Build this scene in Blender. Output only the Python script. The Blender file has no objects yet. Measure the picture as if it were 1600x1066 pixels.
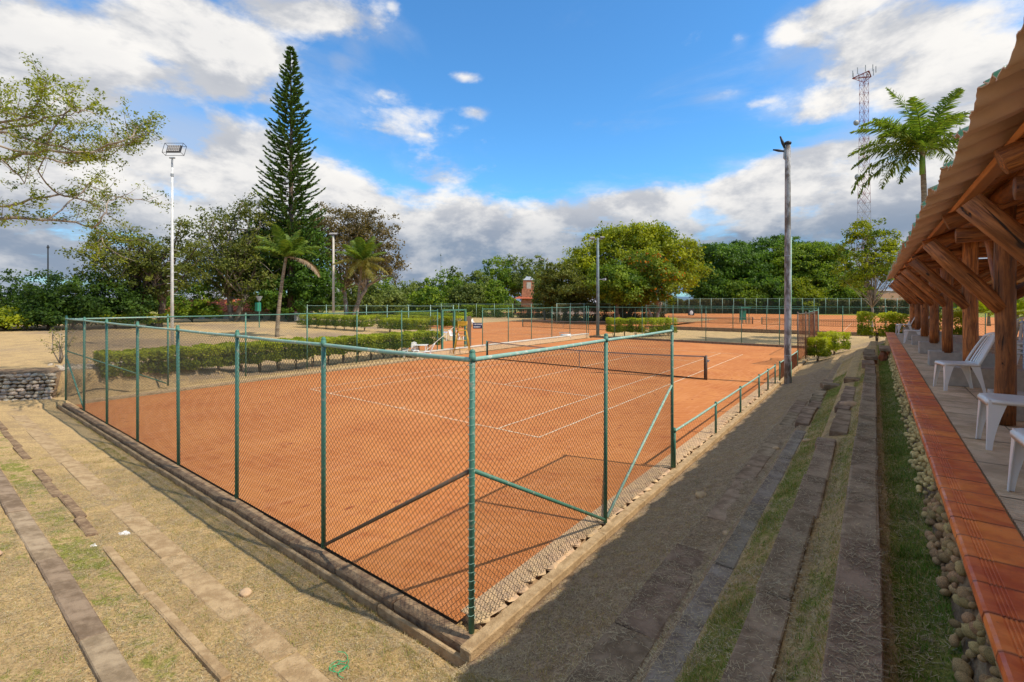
import bpy, bmesh, math, random
import numpy as np
from mathutils import Vector, Matrix
random.seed(7); RNG = np.random.default_rng(11)
S = bpy.context.scene
COL = S.collection
R_ = math.radians

# ------------------------------------------------------------------ camera
F_PX, YAW, HOR, CAMH = 740.67, 0.6531, 470.5, 3.506
cam_d = bpy.data.cameras.new('camera'); cam = bpy.data.objects.new('camera', cam_d); COL.objects.link(cam)
cam.location = (0, 0, CAMH); cam.rotation_euler = (math.pi / 2, 0, YAW)
cam_d.sensor_width = 36; cam_d.lens = F_PX / 1600 * 36
cam_d.shift_y = -(533 - HOR) / 1600
cam_d.clip_start = 0.05; cam_d.clip_end = 6000
S.camera = cam

# ------------------------------------------------------------------ light
SUNV = Vector((0.765, 0.19, 1.0)).normalized()          # towards the sun
SUN_EL = math.asin(SUNV.z); SUN_AZ = math.atan2(SUNV.x, SUNV.y)
sd = bpy.data.lights.new('sun', 'SUN'); sd.energy = 2.9; sd.angle = R_(0.5); sd.color = (1, 0.90, 0.76)
so = bpy.data.objects.new('sun', sd); COL.objects.link(so)
so.rotation_euler = SUNV.to_track_quat('Z', 'Y').to_euler(); so.location = (20, 5, 30)
S.view_settings.view_transform = 'Standard'; S.view_settings.look = 'None'
S.view_settings.exposure = 0.72; S.view_settings.gamma = 1.0; S.view_settings.use_curve_mapping = False

class NT:
    """small helper for node trees"""
    def __init__(s, t): s.t = t; t.nodes.clear()
    def n(s, typ, **kw):
        nd = s.t.nodes.new(typ)
        ins = kw.pop('ins', {})
        for k, v in kw.items(): setattr(nd, k, v)
        for k, v in ins.items():
            if hasattr(v, 'default_value') or isinstance(v, bpy.types.NodeSocket): s.t.links.new(v, nd.inputs[k])
            else: nd.inputs[k].default_value = v
        return nd
    def m(s, op, a, b=None, c=None, clamp=False):
        ins = {0: a}
        if b is not None: ins[1] = b
        if c is not None: ins[2] = c
        return s.n('ShaderNodeMath', operation=op, use_clamp=clamp, ins=ins).outputs[0]
    def mix(s, f, a, b, blend='MIX'):
        nd = s.n('ShaderNodeMix', data_type='RGBA', blend_type=blend)
        for k, v in ((0, f), (6, a), (7, b)):
            if isinstance(v, bpy.types.NodeSocket): s.t.links.new(v, nd.inputs[k])
            else: nd.inputs[k].default_value = v if not isinstance(v, tuple) or len(v) == 4 else (*v, 1)
        return nd.outputs[2]
    def smooth(s, v, a, b, lo=0.0, hi=1.0):
        return s.n('ShaderNodeMapRange', interpolation_type='SMOOTHSTEP', ins={0: v, 1: a, 2: b, 3: lo, 4: hi}).outputs[0]
    def noise(s, vec, scale, detail=4, rough=0.55, dist=0.0):
        return s.n('ShaderNodeTexNoise', ins={'Vector': vec, 'Scale': scale, 'Detail': detail, 'Roughness': rough, 'Distortion': dist}).outputs['Fac']

def pix_azel(px, py):
    a = (px - 800) / F_PX; b = (HOR - py) / F_PX
    x = -math.sin(YAW) + a * math.cos(YAW); y = math.cos(YAW) + a * math.sin(YAW)
    return math.atan2(x, y), math.atan2(b, math.hypot(x, y))

W = bpy.data.worlds.new('World'); S.world = W; W.use_nodes = True
w = NT(W.node_tree)
tc = w.n('ShaderNodeTexCoord').outputs['Generated']
sx = w.n('ShaderNodeSeparateXYZ', ins={0: tc})
az = w.m('ARCTAN2', sx.outputs[0], sx.outputs[1])
el = w.m('ARCSINE', w.n('ShaderNodeClamp', ins={0: sx.outputs[2], 1: -1.0, 2: 1.0}).outputs[0])
elc = w.m('MAXIMUM', sx.outputs[2], 0.0)
# cloud layer coordinates: direction divided by height over a curved layer
inv = w.m('DIVIDE', 1.0, w.m('ADD', elc, 0.16))
pvec = w.n('ShaderNodeCombineXYZ', ins={0: w.m('MULTIPLY', sx.outputs[0], inv), 1: w.m('MULTIPLY', sx.outputs[1], inv), 2: w.m('MULTIPLY', elc, 2.2)}).outputs[0]
puff = w.n('ShaderNodeMapping', ins={0: tc, 3: (1.0, 1.0, 1.9)}).outputs[0]
n_big = w.noise(pvec, 1.5, 9, 0.6, 0.25)
n_puf = w.noise(puff, 5.2, 12, 0.60, 0.15)
N = w.m('ADD', w.m('MULTIPLY', n_big, 0.45), w.m('MULTIPLY', n_puf, 0.55))
def blob(px, py, wx, wy, amp, tilt=0.0):
    a0, e0 = pix_azel(px, py)
    da = w.m('SUBTRACT', az, a0); de = w.m('SUBTRACT', el, e0)
    ct, st = math.cos(tilt), math.sin(tilt)
    u = w.m('ADD', w.m('MULTIPLY', da, ct), w.m('MULTIPLY', de, st)); v = w.m('SUBTRACT', w.m('MULTIPLY', de, ct), w.m('MULTIPLY', da, st))
    q = w.m('ADD', w.m('POWER', w.m('DIVIDE', w.m('ABSOLUTE', u), wx), 2.0), w.m('POWER', w.m('DIVIDE', w.m('ABSOLUTE', v), wy), 2.0))
    return w.m('MULTIPLY', w.m('EXPONENT', w.m('MULTIPLY', q, -1.0)), amp)
blobs = [(40, 90, .22, .13, .62), (-90, 150, .25, .2, .5), (330, 65, .21, .075, .58), (470, 20, .20, .055, .55), (350, 118, .075, .045, .46), (555, 55, .05, .07, .45), (535, 95, .04, .03, .40),
         (265, 160, .07, .022, .34), (205, 120, .06, .02, .3), (418, 152, .03, .018, .34), (615, 15, .03, .022, .28), (590, 148, .06, .03, .3), (630, 150, .03, .02, .2), (728, 122, .035, .012, .28), (745, 176, .035, .014, .28), (662, 211, .025, .008, .25),
         (560, 190, .17, .045, .30), (300, 235, .25, .055, .36), (120, 260, .2, .1, .4), (660, 265, .09, .04, .26),
         (1155, 60, .02, .014, .25), (1230, 55, .045, .045, .30), (1265, 65, .04, .02, .34), (1420, 70, .16, .085, .48), (1500, 130, .2, .1, .42), (1300, 160, .12, .05, .36), (1120, 150, .06, .014, .26), (1200, 160, .05, .012, .2), (1330, 20, .1, .04, .3), (1560, 30, .15, .12, .3)]
M = None
for b in blobs:
    q = blob(b[0], b[1], b[2], b[3], b[4])
    M = q if M is None else w.m('MAXIMUM', M, q)
# low bank of cloud all round the horizon
bank_top = w.m('ADD', w.m('ADD', 0.235, w.smooth(az, pix_azel(640, 300)[0], pix_azel(330, 300)[0], 0.0, 0.11)), w.m('ADD', w.smooth(az, pix_azel(950, 300)[0], pix_azel(1330, 300)[0], 0.0, 0.075), w.m('MULTIPLY', w.m('SINE', w.m('MULTIPLY', az, 11.0)), 0.012)))
bank = w.m('MULTIPLY', w.smooth(w.m('SUBTRACT', bank_top, el), -0.035, 0.06), 0.52)
M = w.m('MAXIMUM', M, bank)
M = w.m('MAXIMUM', M, w.smooth(el, 0.70, 0.95, 0.0, 0.50))  # added cloud cover overhead, out of view, for whiter fill light
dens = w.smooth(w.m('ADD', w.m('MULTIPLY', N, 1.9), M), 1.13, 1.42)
thin = w.smooth(w.m('ADD', w.noise(pvec, 0.9, 7, 0.65, 0.6), w.m('MULTIPLY', M, 0.6)), 0.56, 0.95)
dens = w.m('MAXIMUM', dens, w.m('MULTIPLY', thin, 0.6))
# form: compare with the density a little higher up and towards the sun
offv = w.n('ShaderNodeVectorMath', operation='ADD', ins={0: puff, 1: (0.03, -0.03, 0.09)}).outputs[0]
n_off = w.noise(offv, 5.2, 6, 0.60, 0.15)
form = w.smooth(w.m('SUBTRACT', w.noise(puff, 5.2, 6, 0.60, 0.15), n_off), -0.12, 0.13)
belly = w.smooth(w.m('ADD', N, M), 0.90, 1.15)
a_r, _ = pix_azel(1100, 400)
side = w.smooth(az, pix_azel(420, 300)[0], pix_azel(800, 300)[0])     # the bank is heavier to the right
low = w.m('MULTIPLY', w.smooth(el, 0.20, 0.06), w.m('ADD', w.m('MULTIPLY', side, 0.45), 0.55))
grey = w.m('ADD', w.m('MULTIPLY', w.m('SUBTRACT', 1.0, form), 0.70), w.m('MULTIPLY', belly, 0.18))
grey = w.m('ADD', grey, w.m('MULTIPLY', low, 0.55), clamp=True)
ccol = w.mix(grey, (1.0, 0.975, 0.94), (0.40, 0.44, 0.52))
ccol = w.mix(w.m('MULTIPLY', low, w.smooth(n_puf, 0.66, 0.44, 0.25, 1.0)), ccol, (0.17, 0.27, 0.41))
sky = w.n('ShaderNodeTexSky', sky_type='NISHITA'); sky.sun_disc = False
sky.sun_elevation = SUN_EL; sky.sun_rotation = SUN_AZ; sky.altitude = 1200; sky.air_density = 1.15; sky.dust_density = 0.25; sky.ozone_density = 3.0
skyc = w.mix(1.0, sky.outputs[0], (0.42, 0.80, 1.0), 'MULTIPLY')
b1 = w.n('ShaderNodeBackground', ins={0: skyc, 1: 0.140})
b2 = w.n('ShaderNodeBackground', ins={0: ccol, 1: 0.60})
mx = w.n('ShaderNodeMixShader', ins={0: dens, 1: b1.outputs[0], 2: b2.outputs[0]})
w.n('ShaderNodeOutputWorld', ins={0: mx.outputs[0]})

# ------------------------------------------------------------------ helpers
def at(px, py, d):
    """point at depth d (metres along the view axis) that stands at a pixel of the 1600 px photograph"""
    a = (px - 800) / F_PX; b = (HOR - py) / F_PX
    return Vector(((-math.sin(YAW) + a * math.cos(YAW)) * d, (math.cos(YAW) + a * math.sin(YAW)) * d, CAMH + b * d))
def gnd(px, py, z=0.0): return at(px, py, (CAMH - z) * F_PX / (py - HOR))

MATS = {}
def material(name, col, rough=0.8, var=0.25, scale=6.0, bump=0.0, bscale=40.0, spec=0.3, col2=None, metal=0.0, stretch=None, detail=6, objrand=0.0, lo=0.35, hi=0.65):
    m = bpy.data.materials.new(name); m.use_nodes = True; t = NT(m.node_tree)
    co = t.n('ShaderNodeTexCoord').outputs['Object']
    if stretch: co = t.n('ShaderNodeMapping', ins={0: co, 3: stretch}).outputs[0]
    f = t.smooth(t.noise(co, scale, detail, 0.6), lo, hi)
    c2 = col2 or tuple(c * (1 - var) for c in col)
    base = t.mix(f, c2, col)
    if objrand:
        oi = t.n('ShaderNodeObjectInfo').outputs['Random']
        hs = t.n('ShaderNodeHueSaturation', ins={'Hue': t.m('ADD', 0.5 - objrand * .03, t.m('MULTIPLY', oi, objrand * .06)), 'Value': t.m('ADD', 1 - objrand / 2, t.m('MULTIPLY', t.m('FRACT', t.m('MULTIPLY', oi, 7.31)), objrand)), 'Color': base})
        base = hs.outputs[0]
    p = t.n('ShaderNodeBsdfPrincipled', ins={'Base Color': base, 'Roughness': rough, 'Specular IOR Level': spec, 'Metallic': metal})
    if bump:
        h = t.noise(co, bscale, 5, 0.6)
        bn = t.n('ShaderNodeBump', ins={'Strength': 1.0, 'Distance': bump, 'Height': h})
        t.t.links.new(bn.outputs[0], p.inputs['Normal'])
    t.n('ShaderNodeOutputMaterial', ins={0: p.outputs[0]})
    return m

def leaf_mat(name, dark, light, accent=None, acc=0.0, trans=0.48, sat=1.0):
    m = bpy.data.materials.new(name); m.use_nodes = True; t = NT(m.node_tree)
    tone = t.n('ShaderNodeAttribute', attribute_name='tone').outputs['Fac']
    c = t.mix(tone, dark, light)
    if accent:
        rnd = t.n('ShaderNodeAttribute', attribute_name='accent').outputs['Fac']
        c = t.mix(t.smooth(rnd, 1 - acc - .02, 1 - acc + .02), c, accent)
    d = t.n('ShaderNodeBsdfPrincipled', ins={'Base Color': c, 'Roughness': 0.55, 'Specular IOR Level': 0.25})
    tr = t.n('ShaderNodeBsdfTranslucent', ins={0: t.mix(1.0, c, (1.0, 1.05, 0.5), 'MULTIPLY')})
    x = t.n('ShaderNodeMixShader', ins={0: trans, 1: d.outputs[0], 2: tr.outputs[0]})
    t.n('ShaderNodeOutputMaterial', ins={0: x.outputs[0]})
    return m

def tag(o, label=None, cat=None, group=None, kind=None):
    if label: o['label'] = label
    if cat: o['category'] = cat
    if group: o['group'] = group
    if kind: o['kind'] = kind
    return o
def empty(name, loc, label, cat, group=None, rz=0.0):
    o = bpy.data.objects.new(name, None); COL.objects.link(o); o.location = loc; o.rotation_euler = (0, 0, rz); o.empty_display_size = .2
    return tag(o, label, cat, group)
def link(name, me, parent=None, loc=(0, 0, 0), rot=(0, 0, 0), scale=(1, 1, 1)):
    o = bpy.data.objects.new(name, me); COL.objects.link(o); o.parent = parent
    o.location = loc; o.rotation_euler = rot; o.scale = scale
    return o
def copy_tree(o, parent=None):
    c = o.copy(); COL.objects.link(c)
    if parent: c.parent = parent
    for ch in [x for x in o.children]: copy_tree(ch, c)
    return c

class MB:
    """collects shapes; build() links them as one mesh object"""
    def __init__(s): s.v = []; s.f = []; s.m = []; s.k = 0
    def add(s, vs, fs, mi=None):
        b = len(s.v); s.v += [tuple(v) for v in vs]; s.f += [tuple(b + i for i in f) for f in fs]; s.m += [s.k if mi is None else mi] * len(fs)
    def box(s, c, size, rz=0.0, M=None, taper=1.0):
        x, y, z = size[0] / 2, size[1] / 2, size[2] / 2
        P = [Vector((sx_ * x * (taper if sz > 0 else 1), sy * y * (taper if sz > 0 else 1), sz * z)) for sz in (-1, 1) for sy in (-1, 1) for sx_ in (-1, 1)]
        if M is None: M = Matrix.Rotation(rz, 3, 'Z')
        P = [M @ p + Vector(c) for p in P]
        s.add(P, [(0, 2, 3, 1), (4, 5, 7, 6), (0, 1, 5, 4), (2, 6, 7, 3), (0, 4, 6, 2), (1, 3, 7, 5)])
    def chamf(s, c, size, b=0.01, M=None, rz=0.0):
        """box with chamfered edges"""
        x, y, z = [q / 2 for q in size]; P = []; idx = {}
        if M is None: M = Matrix.Rotation(rz, 3, 'Z')
        for sx_ in (-1, 1):
            for sy in (-1, 1):
                for sz in (-1, 1):
                    for a in range(3):
                        q = [sx_ * (x - b), sy * (y - b), sz * (z - b)]; q[a] = (sx_ * x, sy * y, sz * z)[a]
                        idx[(sx_, sy, sz, a)] = len(P); P.append(M @ Vector(q) + Vector(c))
        F = []
        for a in range(3):
            b_, c_ = (a + 1) % 3, (a + 2) % 3
            for sg in (-1, 1):
                loop = []
                for (u, v) in ((-1, -1), (1, -1), (1, 1), (-1, 1)):
                    k = [0, 0, 0]; k[a] = sg; k[b_] = u; k[c_] = v; loop.append(idx[(*k, a)])
                F.append(loop if sg > 0 else loop[::-1])
        for a in range(3):
            b_, c_ = (a + 1) % 3, (a + 2) % 3
            for u in (-1, 1):
                for v in (-1, 1):
                    k0 = [0, 0, 0]; k0[a] = -1; k0[b_] = u; k0[c_] = v; k1 = list(k0); k1[a] = 1
                    q = [idx[(*k0, b_)], idx[(*k1, b_)], idx[(*k1, c_)], idx[(*k0, c_)]]
                    F.append(q if u * v > 0 else q[::-1])
        for sx_ in (-1, 1):
            for sy in (-1, 1):
                for sz in (-1, 1):
                    q = [idx[(sx_, sy, sz, a)] for a in range(3)]
                    F.append(q if sx_ * sy * sz > 0 else q[::-1])
        s.add(P, F)
    def tube(s, pts, rad, n=8, cap=True):
        pts = [Vector(p) for p in pts]
        if not hasattr(rad, '__len__'): rad = [rad] * len(pts)
        up = None; P = []; m = len(pts)
        for i, p in enumerate(pts):
            d = (pts[min(i + 1, m - 1)] - pts[max(i - 1, 0)]).normalized()
            if up is None:
                up = Vector((0, 0, 1)) if abs(d.z) < .9 else Vector((1, 0, 0))
            a = d.cross(up).normalized(); bb = a.cross(d).normalized(); up = bb
            for k in range(n):
                t = 2 * math.pi * k / n
                P.append(p + (a * math.cos(t) + bb * math.sin(t)) * rad[i])
        F = [(i * n + k, i * n + (k + 1) % n, (i + 1) * n + (k + 1) % n, (i + 1) * n + k) for i in range(m - 1) for k in range(n)]
        if cap: F += [tuple(range(n - 1, -1, -1)), tuple(range((m - 1) * n, m * n))]
        s.add(P, F)
    def sphere(s, c, r, nu=10, nv=6, noise=0.0, seed=0):
        rr = random.Random(seed); P = []; F = []
        c = Vector(c); r = r if hasattr(r, '__len__') else (r, r, r)
        P.append(c + Vector((0, 0, -r[2])))
        for j in range(1, nv):
            ph = math.pi * j / nv - math.pi / 2
            for i in range(nu):
                th = 2 * math.pi * i / nu; q = 1 + rr.uniform(-noise, noise)
                P.append(c + Vector((r[0] * math.cos(th) * math.cos(ph) * q, r[1] * math.sin(th) * math.cos(ph) * q, r[2] * math.sin(ph) * q)))
        P.append(c + Vector((0, 0, r[2]))); L = len(P) - 1
        for i in range(nu): F.append((0, 1 + (i + 1) % nu, 1 + i))
        for j in range(nv - 2):
            for i in range(nu):
                a = 1 + j * nu; F.append((a + i, a + (i + 1) % nu, a + nu + (i + 1) % nu, a + nu + i))
        a = 1 + (nv - 2) * nu
        for i in range(nu): F.append((a + i, a + (i + 1) % nu, L))
        s.add(P, F)
    def mesh(s, name, mats, smooth=False):
        me = bpy.data.meshes.new(name); me.from_pydata(s.v, [], s.f)
        for m in (mats if isinstance(mats, (list, tuple)) else [mats]): me.materials.append(m)
        me.polygons.foreach_set('material_index', s.m)
        if smooth: me.polygons.foreach_set('use_smooth', [True] * len(s.f))
        me.update(); return me
    def build(s, name, mats, parent=None, smooth=False, loc=(0, 0, 0), rot=(0, 0, 0)):
        return link(name, s.mesh(name, mats, smooth), parent, loc, rot)

def quads_mesh(name, V, mat, attrs=None, nside=4):
    """V: (N, nside, 3) array of separate faces"""
    n = len(V); me = bpy.data.meshes.new(name)
    me.vertices.add(n * nside); me.vertices.foreach_set('co', np.ascontiguousarray(V, dtype=np.float32).ravel())
    me.loops.add(n * nside); me.loops.foreach_set('vertex_index', np.arange(n * nside, dtype=np.int32))
    me.polygons.add(n); me.polygons.foreach_set('loop_start', np.arange(0, n * nside, nside, dtype=np.int32))
    try: me.polygons.foreach_set('loop_total', np.full(n, nside, dtype=np.int32))
    except Exception: pass
    me.update(calc_edges=True)
    for k, a in (attrs or {}).items():
        at_ = me.attributes.new(k, 'FLOAT', 'FACE'); at_.data.foreach_set('value', np.asarray(a, dtype=np.float32))
    me.materials.append(mat)
    return me
def unit(a): return a / (np.linalg.norm(a, axis=-1, keepdims=True) + 1e-9)
def leaf_quads(C, size, nrm, aspect=0.55, droop=0.0):
    n = len(C); t = unit(RNG.normal(size=(n, 3)) + np.array([0, 0, -droop])); u = unit(t - nrm * (t * nrm).sum(1, keepdims=True)); v = np.cross(nrm, u)
    s_ = np.asarray(size).reshape(-1, 1) * np.ones((n, 1))
    return np.stack([C - u * s_, C - v * s_ * aspect, C + u * s_, C + v * s_ * aspect], 1)
# ------------------------------------------------------------------ materials
def wear_paint(name, col, worn, amt=0.5, rough=0.55):
    m = bpy.data.materials.new(name); m.use_nodes = True; t = NT(m.node_tree)
    co = t.n('ShaderNodeTexCoord').outputs['Object']
    f = t.smooth(t.noise(co, 14, 8, 0.7), 0.5 + (1 - amt) * .12, 0.60 + (1 - amt) * .12)
    f2 = t.noise(co, 3, 4, .6)
    c = t.mix(f2, col, tuple(c * 1.35 for c in col)); c = t.mix(f, c, worn)
    p = t.n('ShaderNodeBsdfPrincipled', ins={'Base Color': c, 'Roughness': rough, 'Specular IOR Level': .4})
    bn = t.n('ShaderNodeBump', ins={'Strength': .6, 'Distance': .004, 'Height': t.noise(co, 50, 4, .6)}); t.t.links.new(bn.outputs[0], p.inputs['Normal'])
    t.n('ShaderNodeOutputMaterial', ins={0: p.outputs[0]}); return m
M_GREEN = wear_paint('green_pipe_paint', (0.055, 0.165, 0.115), (0.26, 0.27, 0.19), .5)
M_GREENL = wear_paint('pale_green_pipe_paint', (0.20, 0.34, 0.27), (0.50, 0.52, 0.42), .8)
M_RUST = wear_paint('rusty_pipe_paint', (0.10, 0.075, 0.05), (0.22, 0.09, 0.04), .6)
M_WIRE = material('galvanised_rusty_wire', (0.075, 0.06, 0.04), .7, .4, 3)
M_WIREG = material('green_wire', (0.06, 0.12, 0.09), .7, .3, 3)
M_RUSTW = material('rusty_wire', (0.22, 0.085, 0.04), .8, .4, 3)
M_CURB = material('tan_concrete_curb', (0.48, 0.345, 0.195), .95, .45, 7, .016, 45, .05, col2=(0.33, 0.225, 0.12))
M_CURBD = material('old_dark_concrete', (0.33, 0.23, 0.135), .95, .55, 9, .018, 35, .03, col2=(0.17, 0.11, 0.07))
M_STEP = material('weathered_step_concrete', (0.37, 0.275, 0.185), .95, .5, 5, .012, 70, .0, col2=(0.21, 0.15, 0.098), objrand=.35)
M_SLATE = material('grey_step_concrete', (0.33, 0.28, 0.225), .95, .5, 5, .012, 70, .0, col2=(0.20, 0.155, 0.12), objrand=.25)
M_RUBBLE = material('pale_rubble_stone', (0.62, 0.43, 0.24), .9, .4, 7, .01, 30, .1, col2=(0.46, 0.32, 0.20), objrand=.3)
M_COBBLE = material('river_cobble', (0.60, 0.40, 0.19), .85, .4, 9, .003, 60, .1, col2=(0.33, 0.215, 0.10), objrand=.7)
M_COBBLEW = material('grey_wall_stone', (0.50, 0.43, 0.33), .85, .4, 5, .01, 30, .2, col2=(0.30, 0.24, 0.17), objrand=.6)
M_RED = material('glazed_red_tile', (0.78, 0.165, 0.04), .45, .25, 9, .002, 60, .3, col2=(0.60, 0.11, 0.03), objrand=.20)
M_PAVER = material('beige_grooved_paver', (0.66, 0.52, 0.37), .85, .3, 8, .003, 70, .1, col2=(0.50, 0.38, 0.26), objrand=.18)
def paver_mat():
    m = bpy.data.materials.new('beige_grooved_paver'); m.use_nodes = True; t = NT(m.node_tree)
    tcn = t.n('ShaderNodeTexCoord'); co = tcn.outputs['Object']; y_ = t.n('ShaderNodeSeparateXYZ', ins={0: co}).outputs[1]; oi = t.n('ShaderNodeObjectInfo').outputs['Random']
    loc = t.n('ShaderNodeVectorMath', operation='ADD', ins={0: co, 1: t.n('ShaderNodeObjectInfo').outputs['Location']}).outputs[0]
    fr = t.m('FRACT', t.m('DIVIDE', y_, .046)); gr = t.smooth(fr, .70, .84)
    c = t.mix(t.smooth(t.noise(loc, 5, 6, .6), .35, .65), (0.58, 0.42, 0.26), (0.80, 0.60, 0.40)); c = t.mix(t.smooth(t.noise(loc, 1.1, 4, .6), .45, .7, 0, .5), c, (0.42, 0.32, 0.22)); c = t.mix(t.m('MULTIPLY', gr, .75), c, (0.20, 0.14, 0.09))
    c = t.n('ShaderNodeHueSaturation', ins={'Value': t.m('ADD', .88, t.m('MULTIPLY', oi, .2)), 'Color': c}).outputs[0]
    p = t.n('ShaderNodeBsdfPrincipled', ins={'Base Color': c, 'Roughness': .85, 'Specular IOR Level': .1}); t.n('ShaderNodeOutputMaterial', ins={0: p.outputs[0]}); return m
M_PAVER = paver_mat()
def red_tile():
    m = bpy.data.materials.new('glazed_red_tile'); m.use_nodes = True; t = NT(m.node_tree)
    co = t.n('ShaderNodeTexCoord').outputs['Object']; oi = t.n('ShaderNodeObjectInfo'); rnd = oi.outputs['Random']
    loc = t.n('ShaderNodeVectorMath', operation='ADD', ins={0: co, 1: oi.outputs['Location']}).outputs[0]
    y_ = t.n('ShaderNodeSeparateXYZ', ins={0: co}).outputs[1]; edge = t.m('MAXIMUM', t.smooth(y_, .016, .002), t.smooth(y_, .276, .290))
    c = t.mix(t.smooth(t.noise(loc, 7, 6, .6), .35, .65), (0.66, 0.14, 0.030), (0.88, 0.24, 0.05)); c = t.mix(t.smooth(t.noise(loc, 2.2, 7, .7), .56, .70, 0, .55), c, (0.62, 0.30, 0.17)); c = t.mix(t.smooth(t.noise(loc, 60, 4, .7), .60, .70, 0, .6), c, (0.30, 0.09, 0.04)); c = t.mix(t.m('MULTIPLY', edge, .6), c, (0.25, 0.09, 0.045))
    c = t.n('ShaderNodeHueSaturation', ins={'Value': t.m('ADD', .80, t.m('MULTIPLY', rnd, .32)), 'Hue': t.m('ADD', .492, t.m('MULTIPLY', rnd, .014)), 'Color': c}).outputs[0]
    p = t.n('ShaderNodeBsdfPrincipled', ins={'Base Color': c, 'Roughness': t.smooth(t.noise(loc, 9, 5, .6), .3, .7, .3, .65), 'Specular IOR Level': .35}); t.n('ShaderNodeOutputMaterial', ins={0: p.outputs[0]}); return m
M_RED = red_tile()
M_PAVERF = material('deck_slab_concrete', (0.64, 0.50, 0.36), .85, .3, 4, .004, 60, .2)
M_BLOCK = material('cement_block', (0.54, 0.49, 0.42), .9, .2, 8, .003, 90, .05)
def timber():
    m = bpy.data.materials.new('varnished_round_timber'); m.use_nodes = True; t = NT(m.node_tree)
    co = t.n('ShaderNodeTexCoord').outputs['Object']; oi = t.n('ShaderNodeObjectInfo').outputs['Random']
    off = t.n('ShaderNodeVectorMath', operation='ADD', ins={0: co}); cb = t.n('ShaderNodeCombineXYZ', ins={0: t.m('MULTIPLY', oi, 31.0), 2: t.m('MULTIPLY', oi, 17.0)}); t.t.links.new(cb.outputs[0], off.inputs[1])
    st = t.n('ShaderNodeMapping', ins={0: off.outputs[0], 3: (1, 1, .10)}).outputs[0]
    g = t.noise(st, 38, 6, .6, .6); big = t.noise(off.outputs[0], 2.6, 5, .6); kn = t.n('ShaderNodeTexVoronoi', ins={'Vector': t.n('ShaderNodeMapping', ins={0: off.outputs[0], 3: (1, 1, .55)}).outputs[0], 'Scale': 5.5}).outputs['Distance']
    c = t.mix(t.smooth(g, .35, .65), (0.20, 0.065, 0.018), (0.56, 0.215, 0.062)); c = t.mix(t.smooth(big, .35, .65, .55, 0), c, (0.12, 0.04, 0.014))
    c = t.mix(t.smooth(kn, .13, .06), c, (0.045, 0.018, 0.008)); crack = t.smooth(t.noise(st, 14, 3, .5, 1.5), .655, .69); c = t.mix(crack, c, (0.03, 0.012, 0.006))
    c = t.n('ShaderNodeHueSaturation', ins={'Value': t.m('ADD', .75, t.m('MULTIPLY', oi, .5)), 'Color': c}).outputs[0]
    p = t.n('ShaderNodeBsdfPrincipled', ins={'Base Color': c, 'Roughness': t.smooth(g, .3, .7, .35, .6), 'Specular IOR Level': .4})
    bn = t.n('ShaderNodeBump', ins={'Strength': 1.0, 'Distance': .012, 'Height': t.m('SUBTRACT', t.m('ADD', g, big), t.m('MULTIPLY', crack, .8))}); t.t.links.new(bn.outputs[0], p.inputs['Normal'])
    t.n('ShaderNodeOutputMaterial', ins={0: p.outputs[0]}); return m
M_WOOD = timber()
M_WOODL = material('varnished_plank', (0.78, 0.34, 0.10), .45, .4, 3, .004, 25, .4, col2=(0.36, 0.125, 0.035), stretch=(1, .12, 1), objrand=.3)
M_SHEETB = material('brown_corrugated_sheet_underside', (0.78, 0.54, 0.40), .8, .15, 3, .001, 60, .1, col2=(0.66, 0.45, 0.32), objrand=.15)
M_SHEETG = material('green_painted_sheet_top', (0.12, 0.33, 0.13), .6, .5, 9, .001, 60, .3, col2=(0.28, 0.36, 0.20))
M_WHITEP = material('white_plastic', (0.86, 0.85, 0.81), .35, .06, 3, 0, 40, .45)
M_WHITE = material('white_paint', (0.74, 0.74, 0.70), .5, .2, 3)
M_POLEC = material('lichen_stained_concrete_pole', (0.42, 0.415, 0.41), .9, .5, 3.2, .006, 40, .1, col2=(0.17, 0.145, 0.125), stretch=(1.6, 1.6, .6), lo=.4, hi=.6)
M_GALV = material('galvanised_steel', (0.36, 0.40, 0.42), .5, .25, 4, 0, 40, .5)
M_POLEG = material('grey_blue_steel_pole', (0.20, 0.26, 0.27), .6, .35, 3)
M_BLACK = material('dark_lamp_metal', (0.035, 0.038, 0.042), .5, .3, 4)
M_LENS = material('lamp_lens', (0.55, 0.52, 0.48), .3, .3, 60, 0, 40, .5)
M_YEL = material('yellow_steel_paint', (0.62, 0.36, 0.035), .5, .3, 6)
M_NAVY = material('navy_sign_plate', (0.02, 0.03, 0.10), .5, .2, 6)
M_BARK = material('grey_brown_bark', (0.20, 0.155, 0.115), .95, .5, 3, .03, 14, .1, col2=(0.085, 0.06, 0.04))
M_BARKP = material('pale_lichen_bark', (0.42, 0.36, 0.29), .95, .5, 2, .02, 14, .1, col2=(0.20, 0.16, 0.12))
M_PALMB = material('ringed_palm_bark', (0.33, 0.27, 0.19), .95, .4, 2, .02, 9, .1, col2=(0.18, 0.13, 0.085), stretch=(1, 1, 6))
M_SHAFT = material('green_crownshaft', (0.17, 0.32, 0.06), .5, .3, 3)
M_BRICK = material('orange_brick_wall', (0.52, 0.22, 0.12), .9, .3, 2, .01, 30, .1)
M_ROOFT = material('clay_roof_tiles', (0.48, 0.13, 0.06), .85, .45, 3, .02, 12, .2, col2=(0.30, 0.09, 0.05))
M_ROOFG = material('grey_sheet_roof', (0.33, 0.33, 0.35), .7, .3, 1, .01, 8, .3)
M_WALLW = material('cream_wall', (0.62, 0.56, 0.46), .9, .2, 2)
M_DARK = material('dark_opening', (0.03, 0.03, 0.035), .8, .3, 2)
M_TOWR = material('red_tower_steel', (0.30, 0.05, 0.05), .6, .2, 2)
M_TOWW = material('white_tower_steel', (0.46, 0.42, 0.44), .6, .2, 2)
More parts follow.
